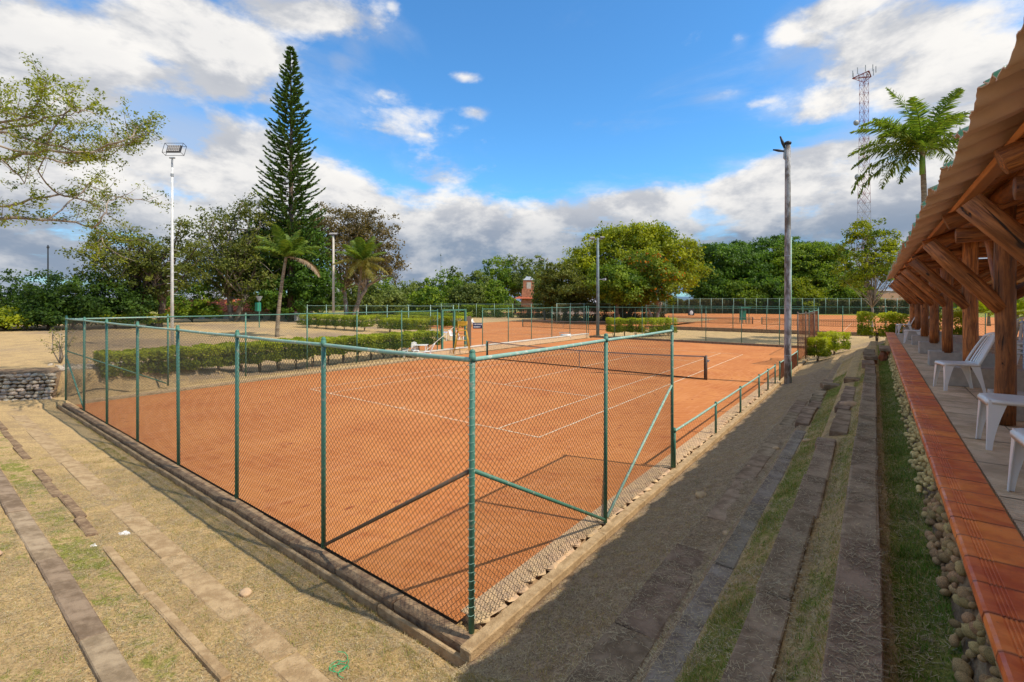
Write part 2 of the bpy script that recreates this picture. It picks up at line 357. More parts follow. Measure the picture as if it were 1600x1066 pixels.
M_NET = material('black_tennis_net_cord', (0.02, 0.02, 0.02), .9, .2, 2)
M_NETW = material('white_net_band', (0.36, 0.31, 0.25), .8, .2, 4)
M_LINE = material('cream_court_tape', (0.72, 0.60, 0.42), .8, .35, 5, 0, 40, .2, col2=(0.60, 0.36, 0.20))
M_BLUEP = material('pale_blue_plastic', (0.45, 0.60, 0.75), .5, .1, 2)
M_GRN2 = material('green_awning_cloth', (0.03, 0.25, 0.15), .7, .2, 2)
M_HULL = material('twisted_dry_litter', (0.75, 0.72, 0.68), .7, .1, 5)

L_SH = leaf_mat('dark_bush_leaves', (0.018, 0.05, 0.010), (0.10, 0.18, 0.02))  # darker variant of the dark green leaf colour
L_YG = leaf_mat('yellow_green_leaves', (0.08, 0.14, 0.012), (0.48, 0.50, 0.02))
L_DG = leaf_mat('dark_green_leaves', (0.03, 0.08, 0.012), (0.17, 0.30, 0.03))
L_MG = leaf_mat('mid_green_leaves', (0.05, 0.12, 0.012), (0.30, 0.40, 0.03))
L_OL = leaf_mat('olive_sparse_leaves', (0.06, 0.085, 0.015), (0.27, 0.29, 0.05))
L_BR = leaf_mat('brown_green_leaves', (0.08, 0.07, 0.025), (0.27, 0.20, 0.075))
L_FAR = leaf_mat('distant_leaves', (0.07, 0.11, 0.03), (0.28, 0.33, 0.07))
L_PINE = leaf_mat('pine_needles', (0.03, 0.08, 0.022), (0.15, 0.26, 0.045), trans=.2)
L_PALM = leaf_mat('palm_leaflets', (0.04, 0.11, 0.012), (0.28, 0.36, 0.05))
L_PALMY = leaf_mat('yellowing_palm_leaflets', (0.16, 0.17, 0.03), (0.40, 0.33, 0.09))
L_PALMD = leaf_mat('dead_palm_leaflets', (0.20, 0.13, 0.08), (0.42, 0.32, 0.21), trans=.15)
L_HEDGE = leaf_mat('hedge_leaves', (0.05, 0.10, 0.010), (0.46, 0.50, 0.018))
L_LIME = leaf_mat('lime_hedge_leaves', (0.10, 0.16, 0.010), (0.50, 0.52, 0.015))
L_FLAME = leaf_mat('flowering_leaves', (0.05, 0.11, 0.012), (0.32, 0.38, 0.028), accent=(0.80, 0.22, 0.012), acc=.16)
L_IVY = leaf_mat('dry_creeper_leaves', (0.06, 0.055, 0.02), (0.16, 0.14, 0.04))
L_LIT = leaf_mat('yellowish_twig_leaves', (0.08, 0.13, 0.012), (0.42, 0.45, 0.035))
L_GRASS = leaf_mat('grass_blades', (0.52, 0.37, 0.16), (0.13, 0.25, 0.02), trans=.3)
L_STRAW = leaf_mat('dry_straw', (0.20, 0.14, 0.075), (0.66, 0.54, 0.33), trans=.15)

# ------------------------------------------------------------------ terrain
def interp(x, pts): return np.interp(x, [p[0] for p in pts], [p[1] for p in pts])
PR = [(-3.2, -.07), (-2.6, .12), (-2.0, .36), (-1.96, .43), (-1.5, .46), (-1.42, .66), (-1.32, .765), (-1.14, .765), (-1.08, .83), (-.8, 1.0), (-.72, 1.12), (-.47, 1.19), (-.36, 1.22), (-.22, 1.42), (-.16, 1.60), (.06, 1.60), (.12, 1.56), (.35, 1.64), (.6, 1.66), (12, 1.62)]
PR2 = [(-3.2, -.07), (-2.4, .12), (-.8, .62), (.3, 1.0), (2, 1.15), (12, 1.2)]
PF = [(-6, .80), (0, .25), (3.2, -.14), (3.42, -.165), (3.47, -.20), (3.5, -.22)]
def hgt(x, y):
    x = np.asarray(x, float); y = np.asarray(y, float)
    hr = interp(x, PR); h2 = interp(x, PR2); t = np.clip((y - 28) / 6, 0, 1); t = t * t * (3 - 2 * t)
    hr = hr * (1 - t) + h2 * t
    t = np.clip((y - 42) / 14, 0, 1); t = t * t * (3 - 2 * t)
    hr = hr * (1 - t) - .06 * t
    hf = interp(y, PF)
    right = x > -3.19
    hl = interp(-x, [(22.6, -.05), (24.9, .05), (26.5, .35), (32, .75), (45, .95), (60, 1.1), (90, 1.0)])
    hl = hl * (1 - np.clip((y - 28) / 25, 0, 1)) - .05
    hl = np.where((x > -31) & (y > 21.8), -.10, hl); hl = np.where((x > -52) & (y > 31), -.10, hl)
    # stone-faced bank by the left corner
    d = (x + 23.4) * -.62 + (y - 3.7) * -.78
    sdw = (x + 23.55) * -.797 + (y - 3.55) * .603            # behind the wall is positive
    bank2 = np.clip((sdw - .28) / .12, 0, 1) * np.clip((11 - y) / 5, 0, 1) * .88 * np.clip((-23.0 - x) / .5, 0, 1)
    hl = np.where((y < 6) & (sdw < .3), np.minimum(hl, -.02), hl)
    h = np.where(right & (y < 3.5), np.maximum(hr, np.where(y < 3.5, hf, -1)), np.where(right, hr, np.where(y < 3.53, hf, -.12)))
    h = np.where((x < -22.5), np.maximum(np.where(y < 3.47, hf, -1), np.maximum(hl, bank2)), h)
    h = np.where((x > -3.19) & (y < 3.5), np.maximum(hr, hf), h)
    return h
def h1(x, y): return float(hgt(np.array([x]), np.array([y]))[0])

xs = np.unique(np.round(np.concatenate([[-2500, -1500, -900, -600, -400, -300, -220, -160, -130], np.arange(-110, -60, 4), np.arange(-60, -26, 1.0), np.arange(-26, -21.8, .12), np.arange(-21.6, -12, .4), np.arange(-12, -3.4, .09), np.arange(-3.4, .72, .045), np.arange(.8, 3, .3), np.arange(3, 14, 1.0), [16, 20, 30, 50, 80, 120, 200, 300, 500, 900, 1500, 2500]]), 3))
ys = np.unique(np.round(np.concatenate([[-2500, -1200, -500, -200, -80, -30, -12, -6, -3, -1.5], np.arange(-.6, 3.1, .045), np.arange(3.1, 3.7, .015), np.arange(3.6, 8, .09), np.arange(8, 24, .16), np.arange(24, 44, .5), np.arange(44, 62, 1.5), np.arange(62, 130, 6), [150, 180, 220, 280, 360, 480, 700, 1000, 1600, 2500]]), 3))
GX, GY = np.meshgrid(xs, ys); GZ = hgt(GX, GY)
def smooth_noise(x, y, s, seed):
    r = np.random.default_rng(seed); o = 0
    for k in range(6):
        a = r.uniform(0, 6.28); f = s * r.uniform(.6, 1.7); o = o + np.sin((x * np.cos(a) + y * np.sin(a)) * f + r.uniform(0, 6.28))
    return o / 6
inner = (GX > -21.6) & (GX < -3.3) & (GY > 3.6) & (GY < 41.3)
far_sheet = (GY > 57)
amp = np.where(inner | (np.hypot(GX, GY) > 60), 0, 1)
GZ = GZ + amp * (smooth_noise(GX, GY, 4.5, 1) * .018 + smooth_noise(GX, GY, 14, 2) * .010 + smooth_noise(GX, GY, 1.2, 3) * .02)
GZ = np.where(inner, -.09, GZ)
GZ = np.where(far_sheet & (np.abs(GX) < 100), np.minimum(GZ, -.06), GZ)
nx, ny = len(xs), len(ys)
me = bpy.data.meshes.new('ground')
me.from_pydata(np.stack([GX, GY, GZ], -1).reshape(-1, 3).tolist(), [], [(j * nx + i, j * nx + i + 1, (j + 1) * nx + i + 1, (j + 1) * nx + i) for j in range(ny - 1) for i in range(nx - 1)])
# how green / how bare the ground is
def green_map(x, y):
    g = np.full_like(x, .12)
    g = np.where((x > .10) & (x < .75) & (y < 27), .74, g)
    g = np.where((x > -.45) & (x < -.2) & (y < 22), .42, g)
    g = np.where((x > -1.10) & (x < -.75) & (y < 20), .62, g)
    g = np.where((x > -3.2) & (x < -1.5), .05, g)
    f = (x < -3.2) & (y < 3.5)
    g = np.where(f & (y > 1.34) & (y < 1.78), .50, g); g = np.where(f & (y < 1.10), .34, g)
    g = np.where(f & (y > 1.88) & (y < 2.2), .2, g); g = np.where(f & (y > 2.5), .14, g)
    g = np.where((y > 41) & (y < 60), .30, g)
    g = np.where((x < -23), .20 + .22 * smooth_noise(x, y, .35, 31), g)
    g = np.where(np.hypot(x, y) > 110, .9, g)
    return np.clip(g + smooth_noise(x, y, 2.3, 5) * .28, 0, 1)
def bare_map(x, y):
    b = np.full_like(x, .12)
    b = np.where((x > -3.2) & (x < -1.15) & (y < 27), .8, b)
    b = np.where((x > -3.2) & (x < 1) & (y > 25) & (y < 40), .55, b)
    f = (x < -3.2) & (y < 3.5)
    b = np.where(f & (y > 2.15) & (y < 2.6), .45, b); b = np.where(f & (y > 1.7) & (y < 1.9), .4, b)
    b = np.where((x < -23) & (y > 3), .42 + .5 * smooth_noise(x, y, .45, 33), b)
    return np.clip(b + smooth_noise(x, y, 3.1, 6) * .18, 0, 1)
for nm, fn in (('green', green_map), ('bare', bare_map)):
    a = me.attributes.new(nm, 'FLOAT', 'POINT'); a.data.foreach_set('value', fn(GX, GY).astype(np.float32).ravel())
me.polygons.foreach_set('use_smooth', [True] * len(me.polygons))
m = bpy.data.materials.new('dry_grass_and_earth'); m.use_nodes = True; t = NT(m.node_tree)
co = t.n('ShaderNodeTexCoord').outputs['Object']
gr = t.n('ShaderNodeAttribute', attribute_name='green').outputs['Fac']; ba = t.n('ShaderNodeAttribute', attribute_name='bare').outputs['Fac']
n1 = t.noise(co, 1.7, 8, .65); n2 = t.noise(co, 28, 8, .7); n3 = t.noise(co, 6, 8, .65); n4 = t.noise(co, 110, 4, .7)
dry = t.mix(t.smooth(n2, .3, .7), (0.35, 0.23, 0.10), (0.68, 0.485, 0.235))
grn = t.mix(t.smooth(n2, .3, .7), (0.12, 0.13, 0.022), (0.34, 0.33, 0.07))
dirt = t.mix(t.smooth(n3, .3, .7), (0.25, 0.17, 0.10), (0.48, 0.35, 0.22)); dirt = t.mix(t.smooth(n2, .42, .62, 0, .55), dirt, (0.10, 0.068, 0.042))
gf = t.smooth(t.m('ADD', gr, t.m('MULTIPLY', t.m('SUBTRACT', n3, .5), 1.6)), .42, .72)
bf = t.smooth(t.m('ADD', ba, t.m('MULTIPLY', t.m('SUBTRACT', n3, .5), 1.5)), .40, .75)
dry = t.mix(t.smooth(n1, .42, .66, 0, .55), dry, (0.30, 0.205, 0.115)); c = t.mix(gf, dry, grn); c = t.mix(bf, c, dirt)
lf = t.n('ShaderNodeTexVoronoi', ins={'Vector': t.n('ShaderNodeMapping', ins={0: co, 3: (1, 1, .2)}).outputs[0], 'Scale': 9.0}); c = t.mix(t.m('MULTIPLY', t.smooth(lf.outputs['Distance'], .10, .06), .7), c, (0.30, 0.19, 0.09))
c = t.mix(t.smooth(n4, .56, .68, 0, .6), c, (0.46, 0.38, 0.24)); c = t.mix(t.smooth(n4, .44, .32, 0, .6), c, (0.06, 0.045, 0.025))
p = t.n('ShaderNodeBsdfPrincipled', ins={'Base Color': c, 'Roughness': .95, 'Specular IOR Level': .1})
bn = t.n('ShaderNodeBump', ins={'Strength': 1.0, 'Distance': .05, 'Height': t.m('ADD', t.m('MULTIPLY', n3, .6), t.m('ADD', t.m('MULTIPLY', n2, .5), t.m('MULTIPLY', n4, .16)))}); t.t.links.new(bn.outputs[0], p.inputs['Normal'])
t.n('ShaderNodeOutputMaterial', ins={0: p.outputs[0]})
me.materials.append(m); me.update()
tag(link('ground', me), kind='structure')

# ------------------------------------------------------------------ clay courts
def clay_material():
    m = bpy.data.materials.new('orange_clay'); m.use_nodes = True; t = NT(m.node_tree)
    co = t.n('ShaderNodeTexCoord').outputs['Object']
    n1 = t.noise(co, .35, 6, .6, .4); n2 = t.noise(co, 2.4, 9, .68, .5); n3 = t.noise(co, 45, 6, .7)
    sw = t.n('ShaderNodeMapping', ins={0: co, 3: (9.0, .6, 1)}).outputs[0]; n4 = t.noise(sw, 1.0, 5, .6, .3)
    c = t.mix(t.smooth(n1, .3, .7), (0.44, 0.152, 0.046), (0.53, 0.212, 0.066))
    c = t.mix(t.smooth(n2, .50, .72, 0, .75), c, (0.35, 0.105, 0.036)); c = t.mix(t.smooth(n4, .5, .7, 0, .45), c, (0.60, 0.27, 0.12))
    arc = t.n('ShaderNodeTexWave', wave_type='RINGS', rings_direction='Z', ins={'Vector': t.n('ShaderNodeMapping', ins={0: co, 1: (12, -22, 0)}).outputs[0], 'Scale': 1.1, 'Distortion': 5.0, 'Detail': 4, 'Detail Scale': 1.4}).outputs['Fac']
    c = t.mix(t.smooth(arc, .55, .95, 0, .22), c, (0.60, 0.26, 0.11))
    ft = t.n('ShaderNodeTexVoronoi', ins={'Vector': t.n('ShaderNodeMapping', ins={0: co, 3: (1, .45, 1)}).outputs[0], 'Scale': 2.6, 'Randomness': 1.0}).outputs['Distance']
    c = t.mix(t.m('MULTIPLY', t.smooth(ft, .14, .08), t.smooth(n1, .48, .6)), c, (0.30, 0.09, 0.035))
    c = t.mix(t.smooth(n3, .55, .75, 0, .4), c, (0.38, 0.12, 0.045)); c = t.mix(t.smooth(n3, .42, .30, 0, .3), c, (0.62, 0.31, 0.15))
    p = t.n('ShaderNodeBsdfPrincipled', ins={'Base Color': c, 'Roughness': .92, 'Specular IOR Level': .12})
    bn = t.n('ShaderNodeBump', ins={'Strength': .8, 'Distance': .012, 'Height': t.m('ADD', n2, t.m('MULTIPLY', n3, .35))}); t.t.links.new(bn.outputs[0], p.inputs['Normal'])
    t.n('ShaderNodeOutputMaterial', ins={0: p.outputs[0]}); return m
M_CLAY = clay_material()
def clay(name, x0, y0, x1, y1, z=0.0):
    b = MB(); gx = np.linspace(x0, x1, 30); gy = np.linspace(y0, y1, 50)
    V = [(x, y, z) for y in gy for x in gx]
    b.add(V, [(j * 30 + i, j * 30 + i + 1, (j + 1) * 30 + i + 1, (j + 1) * 30 + i) for j in range(49) for i in range(29)])
    b.add([(x0, y0, z - .3), (x1, y0, z - .3), (x1, y1, z - .3), (x0, y1, z - .3)], [(0, 3, 2, 1)])
    return tag(b.build(name, M_CLAY), kind='structure')
X0, Y0 = -6.853, 10.088
def court_lines(ground, X0, Y0, z=0.0, rot=False):
    """X0,Y0: the right near corner; length along +Y (or along -X when rot)"""
    def strip(ax, ay, bx, by, wdt=.055):
        b = MB(); dx, dy = bx - ax, by - ay; L = math.hypot(dx, dy); ux, uy = dx / L, dy / L; nn = max(2, int(L / .5)); V = []
        rr = random.Random(ax * 7 + ay)
        for i in range(nn + 1):
            s_ = L * i / nn; k = rr.uniform(-.010, .010)
            for w_ in (-1, 1): V.append((ax + ux * s_ - uy * (w_ * wdt / 2 + k), ay + uy * s_ + ux * (w_ * wdt / 2 + k), z + .006))
        b.add(V, [(2 * i, 2 * i + 1, 2 * i + 3, 2 * i + 2)[::-1] for i in range(nn)])
        tag(b.build('court_line', M_LINE, ground), kind='structure')
    L, Wd, s = 23.77, 10.97, 1.37
    seg = [(0, 0, 0, L), (-Wd, 0, -Wd, L), (-s, .03, -s, L - .03), (-Wd + s, .03, -Wd + s, L - .03), (-Wd, 0, 0, 0), (-Wd, L, 0, L), (-Wd + s + .03, 5.485, -s - .03, 5.485), (-Wd + s + .03, L - 5.485, -s - .03, L - 5.485), (-Wd / 2, 5.52, -Wd / 2, L - 5.52), (-Wd / 2, .03, -Wd / 2, .25)]
    for a in seg:
        if rot: strip(X0 - a[1], Y0 + a[0], X0 - a[3], Y0 + a[2])
        else: strip(X0 + a[0], Y0 + a[1], X0 + a[2], Y0 + a[3])
g1 = clay('clay_court', -21.45, 3.755, -3.62, 40.9); court_lines(g1, X0, Y0)
g2 = clay('clay_court', -40.0, 33.0, -22.7, 78.0, .02); court_lines(g2, -26.0, 40.0, .02)
clay('clay_court', -29.5, 22.9, -22.7, 32.99, .02); clay('clay_court', -50.0, 42.0, -40.01, 78.0, .02)
g3 = clay('clay_court', -24.0, 60.4, 16.0, 98.0, .02); court_lines(g3, -1.5, 67, .02); court_lines(g3, -15.5, 67, .02)
g4 = clay('clay_court', -90.0, 100.0, 40.0, 142.0, .02)

# ------------------------------------------------------------------ curbs
def curb(name, mat, label, x0, y0, x1, y1, wdt, zt, zb, seglen=1.5, jit=.006, cat='curb', group=None):
    th = empty(name, ((x0 + x1) / 2, (y0 + y1) / 2, 0), label, cat, group)
    L = math.hypot(x1 - x0, y1 - y0); n = max(1, int(round(L / seglen))); rz = math.atan2(y1 - y0, x1 - x0)
    me = None
    for i in range(n):
        l = L / n
        if me is None:
            b = MB(); b.chamf((0, 0, 0), (l - .012, wdt, zt - zb), .012); me = b.mesh('curb_block', mat)
        s_ = (i + .5) / n
        link('curb_block', me, th, (x0 + (x1 - x0) * s_ - th.location.x + random.uniform(-jit, jit), y0 + (y1 - y0) * s_ - th.location.y + random.uniform(-jit, jit), (zt + zb) / 2 + random.uniform(-jit, jit) * .6), (0, 0, rz + random.uniform(-.004, .004)))
    return th
curb('front_curb', M_CURB, 'tan low curb along the outside foot of the front fence', -22.5, 3.50, -3.19, 3.50, .05, -.085, -.25)
curb('front_plinth', M_CURBD, 'concrete plinth in shade-dark colour carrying the posts of the front fence', -22.3, 3.655, -3.30, 3.655, .19, -.03, -.2, 1.2)  # darker than the curb: shade of the outer face put into the colour
curb('side_curb', M_CURB, 'tan concrete curb between near court and the bare earth path', -3.265, 3.47, -3.265, 33.6, .15, .02, -.25, 1.5)
curb('far_side_curb', M_CURB, 'tan topped curb below the clipped hedge at the far side of near court', -21.75, 4.0, -21.75, 22.2, .3, .06, -.2)
curb('back_curb', M_CURBD, 'dark curb at the back end of near court before the grass strip', -21.9, 41.1, -3.3, 41.1, .25, .16, -.2)
curb('far_court_curb', M_CURBD, 'dark curb in front of the farther courts beyond the grass strip', -24.0, 60.1, 16.0, 60.1, .3, .30, -.2, 2.0)
th = empty('gate_step_wall', (-22.4, 28, 0), 'low cream topped wall between near court and the left court', 'wall')
b = MB(); b.box((0, 0, .10), (.3, 22.0, .36)); tag(b.build('stone_base', M_RUBBLE, th, loc=(0, 2.5, 0)))
b = MB(); b.chamf((0, 0, .32), (.36, 22.0, .07), .01); b.build('cap', M_WALLW, th, loc=(0, 2.5, 0))
# loose pale rubble inside the side curb
th = empty('rubble_edging', (-3.55, 12, 0), 'row of pale broken stones between the clay and the side curb', 'stone edging')
q = MB(); q.chamf((-.02, 0, -.06), (.30, 20.6, .15), .01); q.build('mortar_strip', M_RUBBLE, th, loc=(0, 2.2, 0))
shp = []
for k in range(6):
    b = MB(); b.sphere((0, 0, 0), (.15, .12, .09), 7, 5, .30, k); shp.append(b.mesh('edging_stone', M_RUBBLE))
y = 3.95
k = 0
while y < 24 and k < 150:
    s_ = random.uniform(.7, 1.3)
    link('edging_stone', random.choice(shp), th, (-3.44 + random.uniform(-.05, .04) - th.location.x, y - 12, .006), (random.uniform(-.1, .1), random.uniform(-.1, .1), random.uniform(0, 6.28)), (s_ * .75, s_ * 1.0, random.uniform(.22, .36)))
    if random.random() < .55: link('edging_stone', random.choice(shp), th, (-3.58 + random.uniform(-.07, .06) - th.location.x, y - 12 + .1, -.014), (0, 0, random.uniform(0, 6.28)), (s_ * .65, s_ * .9, .3))
    y += random.uniform(.19, .27); k += 1

# ------------------------------------------------------------------ chain-link fences
def wire_panel(p0, p1, z0, z1, sp, r, name, mat, parent, org):
    """diagonal wires, real geometry: p0,p1 = (x,y)"""
    L = math.hypot(p1[0] - p0[0], p1[1] - p0[1]); Hh = z1 - z0
    ux, uy = (p1[0] - p0[0]) / L, (p1[1] - p0[1]) / L; nx_, ny_ = -uy, ux
    segs = []
    c = -Hh + sp * .3
    while c < L:
        a0 = max(0, c); a1 = min(L, c + Hh)
        if a1 - a0 > .02:
            segs.append((a0, a0 - c, a1, a1 - c, +1)); segs.append((a0, Hh - (a0 - c), a1, Hh - (a1 - c), -1))
        c += sp
    A = np.array(segs); n = len(A)
    P0 = np.stack([p0[0] + ux * A[:, 0] + nx_ * r * A[:, 4], p0[1] + uy * A[:, 0] + ny_ * r * A[:, 4], z0 + A[:, 1]], 1)
    P1 = np.stack([p0[0] + ux * A[:, 2] + nx_ * r * A[:, 4], p0[1] + uy * A[:, 2] + ny_ * r * A[:, 4], z0 + A[:, 3]], 1)
    P0 -= np.array(org); P1 -= np.array(org)
    # gentle sag of the mesh
    d = unit(P1 - P0); a = np.tile(np.array([nx_, ny_, 0.]), (n, 1)); b_ = np.cross(d, a)
    offs = [a * r, -a * r * .5 + b_ * r * .866, -a * r * .5 - b_ * r * .866]
    V = []
    for k in range(3):
        o0, o1 = offs[k], offs[(k + 1) % 3]
        V.append(np.stack([P0 + o0, P1 + o0, P1 + o1, P0 + o1], 1))
    me = quads_mesh(name, np.concatenate(V), mat)
    return link(name, me, parent)
def fence(name, label, pts, h, zb=.03, rp=.032, rr_=.026, sp=.077, rw=.0022, mat=None, wmat=None, group=None, railz=None, mesh=True, org=None, capextra=.05, top=True, rmat=None):
    """pts: list of (x,y) posts in order"""
    mat = mat or M_GREEN; wmat = wmat or M_WIRE; rmat = rmat or mat
    org = org or (pts[0][0], pts[0][1], 0)
    th = empty(name, org, label, 'fence', group)
    b = MB(); b.tube([(0, 0, 0), (0, 0, h + capextra)], rp, 10); b.tube([(0, 0, h - .05), (0, 0, h + .02)], rp * 1.18, 10); b.sphere((0, 0, h + capextra), rp * 1.05, 10, 4)
    pm = b.mesh('post', mat, True)
    for (x, y) in pts: link('post', pm, th, (x - org[0], y - org[1], zb), (random.uniform(-.006, .006), random.uniform(-.006, .006), random.uniform(0, 6)))
    for i in range(len(pts) - 1):
        a, c = pts[i], pts[i + 1]
        if top:
            b = MB(); z = zb + h - .03
            b.tube([(a[0] - org[0], a[1] - org[1], z), ((a[0] + c[0]) / 2 - org[0], (a[1] + c[1]) / 2 - org[1], z - .008), (c[0] - org[0], c[1] - org[1], z)], rr_, 8, False)
            b.build('top_rail', rmat, th, True)
        if mesh: wire_panel(a, c, zb + .02, zb + h - .04, sp, rw, 'wire_mesh', wmat, th, org)
    return th
def brace(th, a, b_, mat, r=.024, name='brace'):
    o = Vector(th.location); q = MB(); q.tube([Vector(a) - o, Vector(b_) - o], r, 8); q.build(name, mat, th, True)

FX = [-22.42, -19.85, -17.2, -14.46, -11.7, -8.91, -6.15, -3.35]
FY = 3.68
pf = [(x, FY) for x in FX]
# front + right fence are one welded fence
ff = fence('chain_link_fence', 'tall green chain-link fence with bare corner turning round the near end of near court', pf + [(-3.35, 6.78), (-3.35, 9.87)], 2.88, .04, rmat=M_GREENL, rw=.0027)
brace(ff, (-3.38, FY, 1.72), (-6.10, FY, .10), M_RUST); brace(ff, (-3.35, 3.72, 1.72), (-3.35, 6.74, .10), M_GREEN)
brace(ff, (-3.35, 9.83, 1.75), (-3.35, 6.84, .10), M_GREENL); brace(ff, (-22.40, FY, 1.6), (-19.9, FY, .12), M_GREEN)
b = MB()
# wire ties round the corner post
o_ = ff.location
for i in range(30):
    z = .2 + i * .09; q = [Vector((-3.35 + .040 * math.cos(t_), FY + .040 * math.sin(t_), z + t_ * .006)) - Vector(o_) for t_ in np.linspace(0, 6.28, 8)]
    b.tube(q, .003, 4, False)
tag(b.build('tie_wire', M_GREENL, ff), kind='stuff')
LF = [(-22.42, 3.68), (-22.45, 6.7), (-22.45, 9.65), (-22.45, 12.55), (-22.45, 15.4), (-22.45, 18.5), (-22.45, 21.4)]
lf = fence('chain_link_fence', 'green fence beside the long clipped hedge on the left of near court', LF[1:], 2.78, .12, mat=M_GREEN, wmat=M_WIREG, sp=.11, rw=.0022)
b = MB(); z = 2.87; b.tube([(0, -3.0, z), (0, 0, z)], .026, 8); b.build('top_rail', M_GREENL, lf, True)
brace(lf, (-22.42, 3.72, 1.75), (-22.45, 6.65, .22), M_GREEN)
wire_panel(LF[0], LF[1], .15, 2.85, .11, .0022, 'wire_mesh', M_WIREG, lf, tuple(lf.location))
fence('chain_link_fence', 'green fence continuing past the gate towards the back of near court', [(-22.4, y) for y in (25.8, 28.8, 31.9, 35, 38.1, 41.3)], 2.85, .1, mat=M_GREEN, wmat=M_WIREG, sp=.13, rw=.0024)
fence('chain_link_fence', 'thin fence across the grass end of near court', [(x, 41.45) for x in (-22.3, -19.5, -16.8, -14.0, -11.25, -8.5, -5.82, -3.3)], 2.85, .1, rp=.03, mat=M_GREEN, wmat=M_WIREG, sp=.14, rw=.0022)
fence('chain_link_fence', 'last green fence run beside the yellow-green shrubs at the right back of near court', [(-3.3, 35.2), (-3.3, 38.3), (-3.3, 41.3)], 2.75, .1, mat=M_GREEN, wmat=M_RUSTW, sp=.11, rw=.003)
rf = fence('rusty_mesh_screen', 'rust brown mesh screen standing behind the concrete lamp pole', [(-3.28, 29.6), (-3.05, 30.9), (-2.75, 32.2), (-2.9, 33.4)], 2.55, .3, mat=M_RUST, wmat=M_RUSTW, sp=.06, rw=.004)
# low rail
RY = [9.95, 13.2, 16.1, 19.1, 20.9, 22.6]
lr = fence('low_rail_fence', 'low green rail with short posts along the earth path', [(-3.33, y) for y in RY], .78, .03, rp=.03, rr_=.026, mat=M_GREEN, rmat=M_GREENL, sp=.15, rw=.0015, wmat=M_RUSTW, capextra=.02)
fence('low_rail_fence', 'short low rail continuing behind the concrete lamp pole', [(-3.3, 23.6), (-3.3, 26.5), (-3.3, 29.5)], .80, .03, rp=.03, mat=M_GREEN, rmat=M_GREENL, sp=.06, rw=.004, wmat=M_RUSTW, capextra=.02)
# far fences
def run(a, b_, n): return [(a[0] + (b_[0] - a[0]) * i / n, a[1] + (b_[1] - a[1]) * i / n) for i in range(n + 1)]
a, c = at(480, 490, 55), at(708, 490, 50)
fence('chain_link_fence', 'fence behind the clipped hedges with its gate post beside the yellow umpire chair', run(a, c, 7), 3.0, 0, rp=.045, sp=.16, rw=.004, mat=M_GREENL, wmat=M_WIREG)
a, c = at(560, 490, 105), at(1015, 490, 92)
fence('chain_link_fence', 'long pale fence at the far end of the left court below the tree line', run(a, c, 16), 3.0, -.1, rp=.05, sp=.3, rw=.008, mat=M_GREENL, wmat=M_WIREG)
a, c = at(1024, 490, 100), at(1042, 490, 131); e = at(1440, 490, 124)
fence('chain_link_fence', 'tall pale fence with close posts round the farthest right courts', run(a, c, 6) + run(c, e, 22)[1:], 4.3, -.1, rp=.06, sp=.35, rw=.011, mat=M_GREENL, wmat=M_WIREG)
a, c = at(870, 500, 72), at(1030, 500, 78)
fence('chain_link_fence', 'fence with pale posts in front of the brown creeper hedge', run(a, c, 8), 3.1, 0, rp=.05, sp=.3, rw=.006, mat=M_GREENL, wmat=M_WIREG)
fence('chain_link_fence', 'fence along the dark curb of the farther courts beyond the grass strip', run((-24, 60.5), (8, 60.5), 9), 2.9, 0, rp=.04, sp=.25, rw=.004, mat=M_GREEN, wmat=M_WIREG)

# gate by the umpire chair
gt = empty('court_gate', (-22.42, 23.4, 0), 'open green gate frame beside the white court chairs', 'gate')
for dy in (-1.6, -.5, .6):
    b = MB(); b.box((0, dy, 1.5), (.12, .12, 2.9)); b.build('gate_post', M_GREEN, gt)
b = MB(); b.box((0, -.5, 2.9), (.09, 2.1, .09)); b.build('crossbar', M_GREEN, gt)
b = MB(); b.box((.02, .9, 1.3), (.06, .5, 2.3)); b.build('gate_leaf', M_RUST, gt)
b = MB(); b.tube([(0.1, -3.2, .35), (.05, -.6, 1.75)], .022, 6); b.build('stay_pole', M_WALLW, gt)

